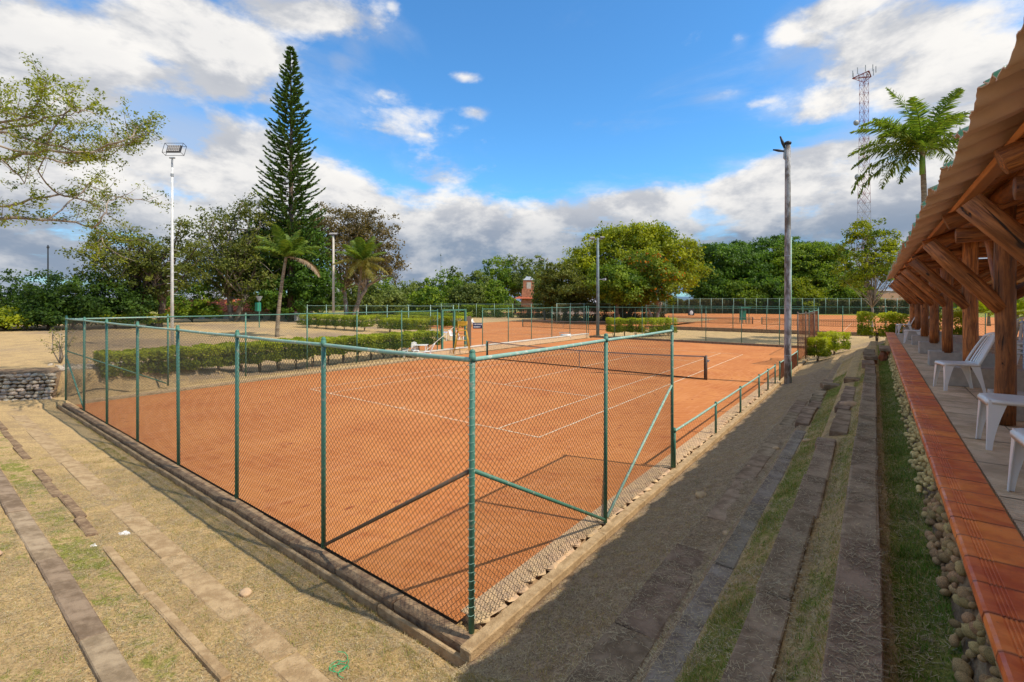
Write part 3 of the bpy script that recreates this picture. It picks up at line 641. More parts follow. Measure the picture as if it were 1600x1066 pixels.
# ------------------------------------------------------------------ net
def tennis_net(xr, yc, label, width=12.8, z=0.0, cell=.05, rw=.0016, group=None, detail=True):
    th = empty('tennis_net', (xr, yc, z), label, 'tennis net', group)
    for s_, x in ((0, 0), (1, -width)):
        b = MB(); b.tube([(x, 0, -.1), (x, 0, 1.09)], .045, 10); b.build('net_post', M_RUST if s_ == 0 else M_GREEN, th, True)
        b = MB(); b.box((x + (.06 if s_ == 0 else -.06), .03, .85), (.08, .07, .1)); b.tube([(x + .1, .03, .85), (x + .16, .03, .9)], .012, 6); b.build('winch', M_GALV, th)
    def ztop(x): t_ = (x + width / 2) / (width / 2); return .93 + .14 * t_ * t_
    segs = []
    n = int(width / cell); xs_ = np.linspace(-width + .07, -.07, n)
    V = []
    for x in xs_: V.append([[x - rw, 0, .06], [x + rw, 0, .06], [x + rw, 0, ztop(x)], [x - rw, 0, ztop(x)]])
    for k in range(int(1 / cell)):
        z0 = .06 + k * cell
        for i in range(12):
            xa = -width + .07 + (width - .14) * i / 12; xb = -width + .07 + (width - .14) * (i + 1) / 12
            za = .06 + (ztop(xa) - .06) * k * cell; zb_ = .06 + (ztop(xb) - .06) * k * cell
            V.append([[xa, .002, za - rw], [xb, .002, zb_ - rw], [xb, .002, zb_ + rw], [xa, .002, za + rw]])
    link('netting', quads_mesh('netting', np.array(V), M_NET), th)
    b = MB()
    m_ = 16
    for i in range(m_):
        xa = -width + .05 + (width - .1) * i / m_; xb = -width + .05 + (width - .1) * (i + 1) / m_
        P = [(xa, -.012, ztop(xa) - .06), (xb, -.012, ztop(xb) - .06), (xb, -.012, ztop(xb)), (xa, -.012, ztop(xa)), (xa, .014, ztop(xa) - .06), (xb, .014, ztop(xb) - .06), (xb, .014, ztop(xb)), (xa, .014, ztop(xa))]
        b.add(P, [(0, 1, 2, 3), (7, 6, 5, 4), (3, 2, 6, 7), (1, 0, 4, 5)])
    b.build('top_band', M_NETW, th)
    b = MB(); b.box((-width / 2, 0, .035), (width - .1, .025, .05)); b.box((-.075, 0, .52), (.05, .02, .98)); b.box((-width + .075, 0, .52), (.05, .02, .98)); b.build('edge_binding', M_NET, th)
    b = MB(); b.box((-width / 2, -.018, .47), (.05, .006, .92)); b.build('centre_strap', M_NETW, th)
    return th
tennis_net(-5.94, 21.97, 'sagging tennis net across the near orange clay court')
tennis_net(-25.1, 51.9, 'dark tennis net on the left clay court beyond the gate', cell=.12, rw=.006)
tennis_net(-.6, 78.9, 'tennis net on the far right clay court, behind the grey lamp pole', cell=.2, rw=.012)
tennis_net(-14.6, 78.9, 'tennis net on the far court just left of the small green stand', cell=.2, rw=.012)

# ------------------------------------------------------------------ steps of the terraces
def step_row(label, x0, x1, y0, y1, z, lens, mat, hgt_=.2, jx=.01, jr=.01, jz=.01, missing=0.0, ax='y', cat='stone step', bevel=.012, grp=None):
    th = empty('terrace_step', ((x0 + x1) / 2, (y0 + y1) / 2, z), label, cat, grp)
    c0, c1 = (y0, y1) if ax == 'y' else (x0, x1); c = c0; wdt = (x1 - x0) if ax == 'y' else (y1 - y0)
    i = 0
    while c < c1 - .05:
        l = min(random.uniform(*lens), c1 - c); mid = c + l / 2
        if random.random() >= missing:
            b = MB(); size = (wdt * random.uniform(.96, 1.03), l - .012, hgt_) if ax == 'y' else (l - .012, wdt * random.uniform(.96, 1.03), hgt_)
            b.chamf((0, 0, 0), size, bevel)
            me_ = b.mesh('step_block', mat)
            # chip the corners a little
            for v in me_.vertices: v.co += Vector((random.uniform(-.006, .006), random.uniform(-.006, .006), random.uniform(-.004, .004)))
            px_, py_ = ((x0 + x1) / 2, mid) if ax == 'y' else (mid, (y0 + y1) / 2)
            link('step_block', me_, th, (px_ - th.location.x + random.uniform(-jx, jx), py_ - th.location.y + (random.uniform(-jx, jx) if ax != 'y' else 0), -hgt_ / 2 + random.uniform(-jz, jz)), (random.uniform(-jr, jr) + (0 if ax == 'y' else -.115), random.uniform(-jr, jr), random.uniform(-jr, jr)))
        c += l; i += 1
    return th
step_row('uppermost straight row of proud concrete blocks beside the green grass strip', -.20, .03, 1.2, 16.4, 1.735, (1.3, 2.2), M_STEP, .24, .008, .006, .006)
step_row('second row of tilted stepped concrete blocks, broken and uneven', -.74, -.49, 1.2, 9.4, 1.235, (1.2, 2.0), M_STEP, .2, .02, .015, .012)
step_row('offset group of loose tilted step blocks halfway along the second row', -.62, -.36, 10.0, 15.6, 1.25, (.9, 1.2), M_STEP, .16, .06, .03, .03)
step_row('thin edged grey concrete tread beside the green strip, third row down', -1.33, -1.13, 1.2, 11.6, .788, (1.6, 2.4), M_SLATE, .12, .012, .008, .006)
step_row('far broken part of the third step row near the lamp pole', -1.40, -1.12, 12.2, 19.5, .82, (.8, 1.3), M_STEP, .14, .04, .02, .02, .12)
step_row('lowest worn step band sunk in the brown earth beside the fence', -1.98, -1.56, 1.2, 6.0, .462, (1.2, 1.9), M_STEP, .1, .015, .008, .006)
step_row('second stretch of sunken step band on the earth path towards the pole', -1.90, -1.62, 7.0, 17.0, .462, (1.2, 1.9), M_STEP, .1, .02, .008, .008, .08)
step_row('broad dark sunlit concrete step at the lower left corner', -14.5, -2.9, 1.10, 1.33, .135, (2.0, 3.6), M_STEP, .2, .012, .01, .01, ax='x')
step_row('narrow pale broken step in the dry grass, middle of the sunlit bank', -8.6, -3.4, 1.78, 1.88, .052, (1.2, 2.4), M_CURB, .14, .03, .012, .01, .1, ax='x')
step_row('faint flush concrete band in the dry grass nearest the front fence', -21.0, -3.8, 2.20, 2.50, -.024, (2.4, 4.2), M_CURB, .1, .02, .004, .004, ax='x')
step_row('second faint worn step band fading away towards the stone wall', -20.0, -9.2, 1.74, 1.88, .056, (1.0, 1.6), M_CURBD, .14, .03, .012, .012, .25, ax='x')
# small block piles at the end of the terrace
pl = empty('block_pile', (-.15, 18.2, 1.5), 'leaning pile of concrete blocks and bricks ending the top step row', 'block pile')
for i, (dx, dy, dz, sx_, sy, sz, rz, mt) in enumerate([(.05, 0, .28, .34, .5, .10, .05, M_STEP), (.0, -.1, .06, .10, .22, .30, .1, M_BRICK), (.16, .05, .06, .10, .22, .30, 0, M_BRICK), (.0, -.9, .16, .30, .9, .16, .02, M_STEP), (.02, .9, .30, .30, 1.0, .10, 0, M_STEP), (.0, 2.2, .25, .30, 1.2, .12, -.03, M_STEP)]):
    b = MB(); b.chamf((dx, dy, dz), (sx_, sy, sz), .01, rz=rz); b.build('block' if mt is M_STEP else 'brick', mt, pl)
pl = empty('brick_bench', (.42, 19.6, 1.55), 'low slab on broken bricks beside the red tiled edge', 'bench')
b = MB(); b.chamf((0, 0, .42), (.62, 1.3, .09), .012); b.build('slab', M_STEP, pl)
for dx, dy in ((-.2, -.45), (.18, -.42), (0, .4)):
    b = MB(); b.sphere((dx, dy, .2), (.13, .13, .2), 8, 5, .2, int(dy * 10) + 5); b.build('brick', M_BRICK, pl)
pl = empty('broken_block', (-1.05, 17.4, .82), 'overturned concrete block at the end of the third step row', 'concrete block')
b = MB(); b.chamf((0, 0, .08), (.5, .45, .16), .012, rz=.3); b.build('block', M_STEP, pl)
pl = empty('broken_block', (-.42, 16.9, 1.1), 'reddish block lying across the second step row before the pale path', 'concrete block')
b = MB(); b.chamf((0, 0, .1), (.55, .4, .16), .012, rz=-.1); b.build('block', M_CURBD, pl)

# ------------------------------------------------------------------ deck with red edging, pavers, cobbles
ZD = 2.1
b = MB(); b.box((5.6, 12.2, ZD - .32), (9.9, 30.0, .60)); tag(b.build('deck_floor', M_PAVERF), kind='structure')
red = empty('tiled_edge', (.40, 0, ZD), 'orange-red glazed tile edging along the pavilion floor', 'tile edging')
b = MB()
prof = [(0, -.055), (-.012, -.045), (-.016, -.02), (-.010, .006), (.004, .013), (.03, .014)]
for k in range(4): x = .045 + k * .016; prof += [(x, .014), (x + .003, .010), (x + .008, .010), (x + .011, .014)]
prof += [(.285, .014), (.285, -.01)]
V = [(p_[0], yy, p_[1]) for yy in (0, .292) for p_ in prof]; n = len(prof)
b.add(V, [(i, i + 1, n + i + 1, n + i)[::-1] for i in range(n - 1)] + [tuple(range(n)), tuple(range(2 * n - 1, n - 1, -1))])
rm = b.mesh('edge_tile', M_RED)
for i in range(88): link('edge_tile', rm, red, (random.uniform(-.002, .002), .9 + i * .297, .004 + random.uniform(-.0015, .0015)), (0, random.uniform(-.004, .004), 0))
b = MB(); b.box((.155, 14, -.062), (.30, 26.4, .10)); tag(b.build('bedding', M_CURB, red, loc=(0, 0, 0)))
pav = empty('paved_floor', (.70, 0, ZD - .02), 'beige ribbed floor pavers of the pavilion inside the red edging', 'paving')
PW = .46
b = MB(); prof = []
for k in range(10): y_ = k * PW / 10; prof += [(y_ + .003, 0), (y_ + PW / 10 - .008, 0), (y_ + PW / 10 - .006, -.006), (y_ + PW / 10 - .0015, -.006)]
prof[-1] = (PW - .006, -.006)
V = [(xx, p_[0], p_[1] + .03) for xx in (.004, PW - .008) for p_ in prof]; n = len(prof)
b.add(V, [(i, i + 1, n + i + 1, n + i)[::-1] for i in range(n - 1)])
# skirts
b.box((PW / 2 - .002, PW / 2, .012), (PW - .014, PW - .012, .022))
pm = b.mesh('paver', M_PAVER)
for i in range(5):
    for j in range(40): link('paver', pm, pav, (i * PW, 1.6 + j * PW, .0 + random.uniform(-.001, .0015)), (random.uniform(-.002, .002), random.uniform(-.002, .002), 0))
# cobble facing below the deck edge
wl = empty('cobble_wall', (.40, 0, 1.6), 'sloping face of round river cobbles below the red tile edge', 'cobble wall')
shp = []
for k in range(10):
    b = MB(); b.sphere((0, 0, 0), (1, 1, 1), 9, 6, .10, k + 20); me_ = b.mesh('cobble', M_COBBLE, True); shp.append(me_)
cnt = 0; rest = MB(); y = 1.5
pts_ = []
while y < 26.5:
    for r_ in range(7):
        yy = y + random.uniform(-.04, .04); q = r_ / 6
        x_ = .465 - q * .11 + random.uniform(-.02, .02); z_ = ZD - .11 - q * .30 + random.uniform(-.02, .02)
        if random.random() < (.06 + .30 * q * q + .25 * (math.sin(y * 2.3) > .3)): continue
        pts_.append((x_, yy, z_, random.uniform(.016, .040)))
    y += .075 if y < 7 else .10
for (x_, yy, z_, r) in pts_:
    rot = (random.uniform(0, 6), random.uniform(0, 6), random.uniform(0, 6)); sc = (r * random.uniform(.8, 1.15), r * random.uniform(.9, 1.4), r * random.uniform(.7, 1))
    if cnt < 299: link('cobble', random.choice(shp), wl, (x_ - .40, yy, z_ - 1.6), rot, sc); cnt += 1
    else: rest.sphere((x_ - .40, yy, z_ - 1.6), sc, 7, 5, .12, cnt); cnt += 1
tag(rest.build('far_cobbles', M_COBBLE, wl, True), kind='stuff')
b = MB(); b.add([(.09, .9, .48), (.09, 27, .48), (-.06, 27, -.08), (-.06, .9, -.08), (.2, .9, .48), (.2, 27, .48), (.2, 27, -.08), (.2, .9, -.08)], [(0, 1, 2, 3)[::-1], (4, 5, 6, 7), (0, 4, 7, 3), (1, 2, 6, 5)]); b.build('mortar_bed', M_CURBD, wl)

# ------------------------------------------------------------------ pavilion
pv = empty('pavilion', (1.35, 10, ZD), 'open timber pavilion with round varnished posts and brown corrugated sheet roof', 'pavilion')
PO = Vector(pv.location)
SL = .41; XE, ZE = .44, 4.53; YR0, YR1 = -4.0, 28.3
def zr(x): return ZE + (x - XE) * SL
def log(name, a, b_, r, mat=M_WOOD, n=10, par=None):
    a = Vector(a); b_ = Vector(b_); d = b_ - a; L = d.length
    q = MB(); nn = max(3, int(L / .35)); rr = random.Random(a.x * 3 + a.y * 5 + a.z)
    q.tube([(rr.uniform(-.007, .007), rr.uniform(-.007, .007), L * i / nn) for i in range(nn + 1)], [r * rr.uniform(.95, 1.06) for i in range(nn + 1)], n)
    o = q.build(name, mat, par or pv, True); o.location = a - PO; o.rotation_euler = d.to_track_quat('Z', 'Y').to_euler()
    return o
for py_ in (-3.4, -1.4, 1.55, 4.6, 7.65, 10.65, 13.75, 16.65, 19.7, 22.5, 25.6):
    jy = random.uniform(-.04, .04)
    PX = 1.17 if py_ < 9 else 1.24
    log('post', (PX, py_ + jy, ZD + (.02 if py_ in (7.65, 4.6) else .30)), (PX, py_ + jy, zr(PX) - .16), .088 if py_ < 9 else .095)
    if py_ in (16.65, 19.7): log('post', (1.36, py_ + 1.2, ZD + .1), (1.36, py_ + 1.2, zr(1.36) - .16), .08)
    b = MB(); b.chamf((1.45 - PO.x, py_ + .12 - PO.y + (.55 if py_ in (7.65, 4.6) else 0) * 0, .165), (1.02, .36, .31), .008)
    if py_ in (7.65, 4.6):
        b = MB(); b.chamf((1.62 - PO.x, py_ + .45 - PO.y, .165), (1.02, .34, .31), .008)
    b.build('footing', M_BLOCK, pv)
    # 45 degree eave brace, tie beam, rafter, inner brace
    log('brace', (PX - .03, py_ + jy - .02, 3.42), (.52, py_ + jy - .02, 4.20), .082)
    log('tie_beam', (.78, py_ + .18, 4.30), (3.3, py_ + .18, 4.32), .085)
    log('rafter', (.66, py_ - .17, zr(.66) - .20), (5.2, py_ - .17, zr(5.2) - .20), .095)
    log('inner_brace', (PX + .04, py_ + .1, 3.55), (2.3, py_ + .1, 4.30), .07)
    log('brace', (PX, py_ + .12, 3.6), (PX, py_ + .95, 4.42), .065)
log('eave_beam', (1.10, YR0 + .3, zr(1.1) - .16), (1.10, YR1 - .4, zr(1.1) - .16), .085)
log('eave_beam', (1.55, YR0 + .3, 4.50), (1.55, YR1 - .4, 4.50), .09)
for k, x in enumerate((.78, 1.75, 2.7, 3.7, 4.7)):
    b = MB(); b.chamf((x - PO.x, (YR0 + YR1) / 2 - PO.y, zr(x) - .085 - ZD), (.14, YR1 - YR0 - .3, .045), .005, M=Matrix.Rotation(-math.atan(SL), 3, 'Y')); b.build('purlin', M_WOODL, pv)
# boards that line the roof inside
for k in range(92):
    y_ = YR0 + .4 + k * .405
    b = MB(); b.chamf((0, 0, 0), (1.0, .36, .015), .004, M=Matrix.Rotation(-math.atan(SL), 3, 'Y')); b.build('ceiling_board', M_WOODL, pv, loc=(1.30 - PO.x, y_ - PO.y, zr(1.30) - .055 - ZD))
# sheets: each .92 wide along Y, two courses
SHW = .92
def sheet_mesh(length, seed):
    rr = random.Random(seed); nyy = 48; nxx = 6; th_ = .008; up = []; dn = []
    for i in range(nxx + 1):
        xx = length * i / nxx
        for j in range(nyy + 1):
            y_ = (SHW + .05) * j / nyy; tt = y_ / SHW
            z = .020 * math.sin(2 * math.pi * tt * 4) + .048 * math.cos(2 * math.pi * tt) + .012 * (tt > .94)
            ed = (rr.uniform(-.006, .006) if i == 0 else 0)
            up.append((xx + ed, y_, z + th_ + xx * SL)); dn.append((xx + ed, y_, z + xx * SL))
    q = MB(); m1 = nyy + 1
    q.add(up, [(i * m1 + j, (i + 1) * m1 + j, (i + 1) * m1 + j + 1, i * m1 + j + 1) for i in range(nxx) for j in range(nyy)], 1)
    q.add(dn, [(i * m1 + j, i * m1 + j + 1, (i + 1) * m1 + j + 1, (i + 1) * m1 + j) for i in range(nxx) for j in range(nyy)], 0)
    b0 = 0; b1 = len(up)
    rim = [(j, j + 1, b1 + j + 1, b1 + j) for j in range(nyy)] + [(i * m1, b1 + i * m1, b1 + (i + 1) * m1, (i + 1) * m1) for i in range(nxx)] + [(i * m1 + nyy, (i + 1) * m1 + nyy, b1 + (i + 1) * m1 + nyy, b1 + i * m1 + nyy) for i in range(nxx)]
    q.f += rim; q.m += [0] * len(rim)
    return q.mesh('roof_sheet', [M_SHEETB, M_SHEETG], True)
sm = [sheet_mesh(1.55, k) for k in range(3)]; sm2 = sheet_mesh(3.9, 9)
ns = int((YR1 - YR0) / SHW)
for i in range(ns + 1):
    y_ = YR0 + i * SHW
    link('roof_sheet', random.choice(sm), pv, (XE - PO.x + random.uniform(-.025, .015), y_ - PO.y, ZE - ZD + .012 * (i % 2) + random.uniform(-.005, .01)), (0, random.uniform(-.006, .006), random.uniform(-.01, .01)))
    link('roof_sheet', sm2, pv, (XE + 1.40 - PO.x, y_ - PO.y, zr(XE + 1.40) - ZD + .03 + .012 * (i % 2)))
# other side of the roof
for i in range(ns + 1):
    q = link('roof_sheet', sm2, pv, (9.9 - PO.x, YR0 + (i + 1) * SHW - PO.y, zr(5.2) - (9.9 - 5.2) * SL - ZD + .2), (0, 0, math.pi), (1.25, 1, 1))
for py_ in (4.6, 10.6, 16.6, 22.6, 27.6):
    log('post', (8.6, py_, ZD + .2), (8.6, py_, 4.55), .09)
    log('rafter', (5.2, py_, 6.1), (9.6, py_, 4.45), .09)
    b = MB(); b.chamf((8.6 - PO.x, py_ - PO.y, .165), (.6, .5, .31), .008); b.build('footing', M_BLOCK, pv)
for x in (2.6, 4.6, 6.6, 8.6):
    log('post', (x, 29.6, ZD - .9), (x, 29.6, 4.3), .085)
    b = MB(); b.chamf((x - PO.x, 29.6 - PO.y, -.6), (.5, .4, .31), .008); b.build('footing', M_BLOCK, pv)
for k in range(4): log('end_purlin', (1.6, 30.2 - k * .5, 3.95 + k * .30), (9.2, 30.2 - k * .5, 3.95 + k * .30), .05, M_WOODL)
q = MB(); q.add([(1.7, 30.6, 3.95), (9.6, 30.6, 3.95), (8.4, 28.4, 5.1), (3.0, 28.4, 5.1)], [(0, 1, 2, 3)], 0); q.add([(1.7, 30.6, 3.97), (9.6, 30.6, 3.97), (8.4, 28.4, 5.12), (3.0, 28.4, 5.12)], [(3, 2, 1, 0)], 1)
o = q.build('end_roof_panel', [M_SHEETB, M_SHEETG], pv); o.location = -PO

# ------------------------------------------------------------------ white plastic chairs
def chair_meshes():
    out = {}
    # seat: dished slab 0.42 x 0.42 with rounded front, faces -X
    q = MB(); n = 14; m_ = 12; top = []; bot = []
    for i in range(n + 1):
        u = i / n; x = -.22 + .43 * u
        hw = .215 * (1 - .22 * max(0, (0.25 - u) / .25) ** 2)
        for j in range(m_ + 1):
            v = -1 + 2 * j / m_; dish = -.016 * math.sin(math.pi * min(1, max(0, u))) * (1 - v * v) - (.02 * ((.14 - u) / .14) ** 2 if u < .14 else 0)
            top.append((x, hw * v, .435 + dish - .006 * abs(v) ** 4)); bot.append((x, hw * v, .435 + dish - .012 - (.028 if (abs(v) > .93 or u < .03) else 0)))
    k = m_ + 1
    q.add(top, [(i * k + j, (i + 1) * k + j, (i + 1) * k + j + 1, i * k + j + 1) for i in range(n) for j in range(m_)])
    q.add(bot, [(i * k + j, i * k + j + 1, (i + 1) * k + j + 1, (i + 1) * k + j) for i in range(n) for j in range(m_)])
    nn = len(top); rim = []
    for j in range(m_): rim += [(j, j + 1, nn + j + 1, nn + j), (n * k + j, nn + n * k + j, nn + n * k + j + 1, n * k + j + 1)]
    for i in range(n): rim += [(i * k, nn + i * k, nn + (i + 1) * k, (i + 1) * k), (i * k + m_, (i + 1) * k + m_, nn + (i + 1) * k + m_, nn + i * k + m_)]
    q.f += rim; q.m += [0] * len(rim)
    out['seat'] = q.mesh('seat', M_WHITEP, True)
    def leg(x0, y0, x1, y1, sgx, sgy):
        q = MB(); N_ = 6; P = []
        for i in range(N_ + 1):
            t_ = i / N_; x = x0 + (x1 - x0) * t_; y = y0 + (y1 - y0) * t_; z = .425 * (1 - t_); wd = .085 * (1 - t_) ** 1.6 + .036
            a = .006
            # L-shaped section
            P += [(x, y, z), (x - sgx * wd, y, z), (x - sgx * wd, y - sgy * a, z), (x - sgx * a, y - sgy * a, z), (x - sgx * a, y - sgy * wd * .75, z), (x, y - sgy * wd * .75, z)]
        F = [(i * 6 + k_, i * 6 + (k_ + 1) % 6, (i + 1) * 6 + (k_ + 1) % 6, (i + 1) * 6 + k_) for i in range(N_) for k_ in range(6)]
        F += [tuple(range(6)), tuple(range(N_ * 6 + 5, N_ * 6 - 1, -1))]
        q.add(P, F); return q.mesh('leg', M_WHITEP)
    out['legs'] = [leg(-.205, s_ * .19, -.225, s_ * .215, -1, s_) for s_ in (-1, 1)] + [leg(.20, s_ * .20, .275, s_ * .215, 1, s_) for s_ in (-1, 1)]
    # back: leaning frame with slats
    def bp(u, v):   # u across -1..1, v up 0..1
        wv = .205 * (1 - .28 * v ** 2.2); return Vector((.19 + .20 * v + .02 * v * v - .045 * (1 - u * u) * -1 * .5, wv * u, .42 + .45 * v))
    q = MB()
    for s_ in (-1, 1):
        q.tube([bp(s_ * 1.0, v) for v in np.linspace(0, .96, 9)], [.019] * 9, 8)
    q.tube([bp(-1, .93), bp(-.85, 1.0), bp(-.4, 1.045), bp(0, 1.06), bp(.4, 1.045), bp(.85, 1.0), bp(1, .93)], .02, 8)
    q.tube([bp(u, .02) for u in np.linspace(-1, 1, 7)], .016, 8)
    out['frame'] = q.mesh('back_frame', M_WHITEP, True)
    sl = []
    for u in (-.62, -.3, 0, .3, .62):
        q = MB(); P = []
        for v in np.linspace(.02, 1.03, 9):
            c_ = bp(u, v); h_ = .021 * (1 - .25 * v); P += [c_ + Vector((.004, -h_, 0)), c_ + Vector((.004, h_, 0)), c_ + Vector((-.004, h_, 0)), c_ + Vector((-.004, -h_, 0))]
        q.add(P, [(i * 4 + k_, i * 4 + (k_ + 1) % 4, (i + 1) * 4 + (k_ + 1) % 4, (i + 1) * 4 + k_) for i in range(8) for k_ in range(4)]); sl.append(q.mesh('back_slat', M_WHITEP))
    out['slats'] = sl
    return out
CM = chair_meshes()
def chair(loc, rz, label, group='white plastic chairs'):
    th = empty('plastic_chair', loc, label, 'chair', group, rz)
    link('seat', CM['seat'], th); link('back_frame', CM['frame'], th)
    for l in CM['legs']: link('leg', l, th)
    for l in CM['slats']: link('back_slat', l, th)
    return th
ZP = ZD + .012
def chair_foot(fx, fy, rz, lab, sc=1.0):
    v = Matrix.Rotation(rz, 3, 'Z') @ Vector((-.225, -.215, 0)) * sc
    c = chair((fx - v.x, fy - v.y, ZP), rz, lab); c.scale = (sc, sc, sc); return c
chair_foot(.86, 9.93, R_(14), 'whole white plastic chair on the pavilion floor, its back to the second timber post')
chair_foot(.83, 6.22, R_(2), 'closer white plastic chair cut by the right edge of the photo', 1.1)
chair_foot(.79, 4.52, R_(2), 'nearest white plastic chair, only a sliver of its seat in the frame', 1.1)
chair((1.0, 20.6, ZP), R_(-5), 'small white plastic chair far along the pavilion behind the footings')
chair((.95, 25.6, ZP), R_(10), 'white plastic chair at the far end of the floor by the lime hedge')
for k in range(3):
    chair((2.35, 13.2, ZP + k * .09), R_(80), ['lowest chair of the white stack between the posts', 'middle chair of the white stack between the posts', 'top chair of the white stack between the posts'][k])
q = MB(); q.chamf((0, 0, .5), (.42, .03, 1.0), .006); q.chamf((0, 0.02, 1.02), (.46, .08, .04), .006)
tag(q.build('blue_panel', M_BLUEP, loc=(2.25, 12.0, ZD + .02), rot=(0, 0, .3)), 'pale blue upright plastic panel standing behind the second timber post', 'panel')

# ------------------------------------------------------------------ vegetation builders
def branchy(q, base, tip, r0, r1, bend=.15, n=6, seed=0, ns=7):
    rr = random.Random(seed); base = Vector(base); tip = Vector(tip); L = (tip - base).length; pts = []; o = Vector((rr.uniform(-1, 1), rr.uniform(-1, 1), rr.uniform(-.3, 1))) * L * bend
    for i in range(n + 1):
        t_ = i / n; pts.append(base.lerp(tip, t_) + o * math.sin(math.pi * t_) + Vector((rr.uniform(-1, 1), rr.uniform(-1, 1), rr.uniform(-1, 1))) * L * .02 * (0 < i < n))
    q.tube(pts, [r0 + (r1 - r0) * (i / n) ** .8 for i in range(n + 1)], ns)
    return pts
def tree(name, label, base, lobes, nclump, per, leaf, crad, lmat, bark=None, tr=.4, split=.35, group=None, cat='tree', shell=.55, nlimb=26, trunks=1, flat=1.0, tonebias=0.0, seed=1, twig=0, lean=(0, 0), accent=False, upn=.5):
    """lobes: list of (centre, radii) in world coordinates"""
    rng = np.random.default_rng(seed); base = Vector(base)
    th = empty(name, base, label, cat, group)
    Bv = np.array(base)
    vol = np.array([l[1][0] * l[1][1] * l[1][2] for l in lobes], float) ** .75; pick = rng.choice(len(lobes), nclump, p=vol / vol.sum())
    Cc = np.array([l[0] for l in lobes], float)[pick]; Rr = np.array([l[1] for l in lobes], float)[pick]
    d = unit(rng.normal(size=(nclump, 3))); rad = (shell + (1 - shell) * rng.random(nclump) ** .6)[:, None]
    wob = 1 + .16 * np.sin(d[:, :1] * 5 + seed) * np.cos(d[:, 1:2] * 6 + seed * 2) + .12 * rng.normal(size=(nclump, 1)) * .6
    P = Cc + d * Rr * rad * wob
    P[:, 2] = np.maximum(P[:, 2], base.z + 1.0)
    # leaves
    cs = crad * rng.uniform(.55, 1.35, nclump)
    idx = np.repeat(np.arange(nclump), per); n = len(idx)
    off = rng.normal(size=(n, 3)) * .55; off[:, 2] *= .62 * flat
    C = P[idx] + off * cs[idx][:, None]
    outw = unit(off + .8 * d[idx] + np.array([0, 0, upn]))
    nrm = unit(outw + rng.normal(size=(n, 3)) * .75)
    ctone = np.clip(.45 + .24 * rng.normal(size=nclump) + tonebias, 0, 1)
    tone = np.clip(ctone[idx] + .16 * rng.normal(size=n) + .10 * off[:, 2], 0, 1)
    acc = (rng.random(nclump)[idx] + rng.normal(size=n) * .03) if accent else None
    V = leaf_quads(C - Bv, leaf * rng.uniform(.6, 1.35, n), nrm)
    at_ = {'tone': tone}
    if accent:
        high = (P[:, 2] - P[:, 2].min()) / (np.ptp(P[:, 2]) + 1e-6)
        at_['accent'] = np.clip(rng.random(nclump)[idx] * .8 + .2 * high[idx] + rng.normal(size=n) * .12 - .35 * (rng.random(n) < .5), 0, 1)
    link('crown', quads_mesh('crown', V, lmat, at_), th)
    # trunk and limbs
    bark = bark or M_BARK; q = MB(); rr = random.Random(seed)
    zc = min(l[0][2] for l in lobes); cx = np.mean([l[0][0] for l in lobes]); cy = np.mean([l[0][1] for l in lobes])
    tops = []
    for k in range(trunks):
        a = 6.28 * k / max(1, trunks) + rr.uniform(0, 1); sp = .12 * (zc - base.z) * (trunks > 1)
        top = Vector(((cx - base.x) * .45 + lean[0] + math.cos(a) * sp * 2.2, (cy - base.y) * .45 + lean[1] + math.sin(a) * sp * 2.2, (zc - base.z) * split + (zc - base.z) * .3))
        b0 = Vector((math.cos(a) * sp * .4, math.sin(a) * sp * .4, -.3))
        n0 = len(q.v); branchy(q, b0, top, tr * (1.25 if trunks == 1 else .8), tr * .6, .06, 6, seed + k, 10); tops.append(top)
        # root flare
        for v_ in range(n0, n0 + 10): x_, y_, z_ = q.v[v_]; q.v[v_] = (b0.x + (x_ - b0.x) * 1.5, b0.y + (y_ - b0.y) * 1.5, z_)
    ch = rng.choice(nclump, min(nlimb, nclump), replace=False)
    for k in ch:
        top = tops[rr.randrange(len(tops))]; tip = Vector(P[k]) - base
        p_ = branchy(q, top * rr.uniform(.75, 1.0), tip, tr * rr.uniform(.28, .5), tr * .05, .12, 6, seed + int(k), 6)
        for s_ in range(twig):
            q2 = p_[rr.randrange(3, 7)]; kk = rr.randrange(nclump); t2 = Vector(P[kk]) - base
            if (t2 - q2).length < (tip - top).length * .9: branchy(q, q2, t2, tr * .10, tr * .03, .1, 4, kk, 4)
    q.build('trunk', bark, th, True)
    return th
def lobe(px, py, d, rx, rz, ry=None): return (tuple(at(px, py, d)), (rx, ry or rx, rz))
def gz(p): return Vector((p.x, p.y, h1(p.x, p.y)))

# big yellow-green tree in the middle
B_ = at(975, 480, 85); B_.z = 0
tree('broad_tree', 'huge rounded yellow-green tree behind the middle of the courts', B_, [lobe(960, 412, 85, 7.5, 6.0), lobe(1000, 405, 85, 8, 6), lobe(1050, 412, 84, 5.2, 4.5), lobe(905, 430, 84, 4.5, 4.0), lobe(985, 372, 85, 6.5, 2.4), lobe(1075, 425, 84, 2.9, 3)], 560, 90, .24, 1.15, L_YG, tr=.6, shell=.72, seed=3, tonebias=.08, trunks=3)
B_ = at(1025, 480, 74); B_.z = 0
tree('flame_tree', 'orange flowering tree in front of the huge yellow-green tree', B_, [lobe(1008, 425, 74, 3.6, 3.2), lobe(1030, 440, 74, 3.6, 3.4), lobe(1000, 455, 74, 2.6, 2)], 220, 80, .19, .75, L_FLAME, M_BARKP, tr=.28, shell=.6, seed=4, accent=True, trunks=2)
B_ = at(962, 480, 72); B_.z = 0
tree('glossy_tree', 'bright mid-green round tree just left of the orange flowering tree', B_, [lobe(958, 440, 72, 3.6, 2.9), lobe(975, 450, 72, 3.4, 2.4)], 230, 80, .19, .75, L_MG, tr=.3, shell=.6, seed=5)
B_ = at(880, 480, 80); B_.z = 0
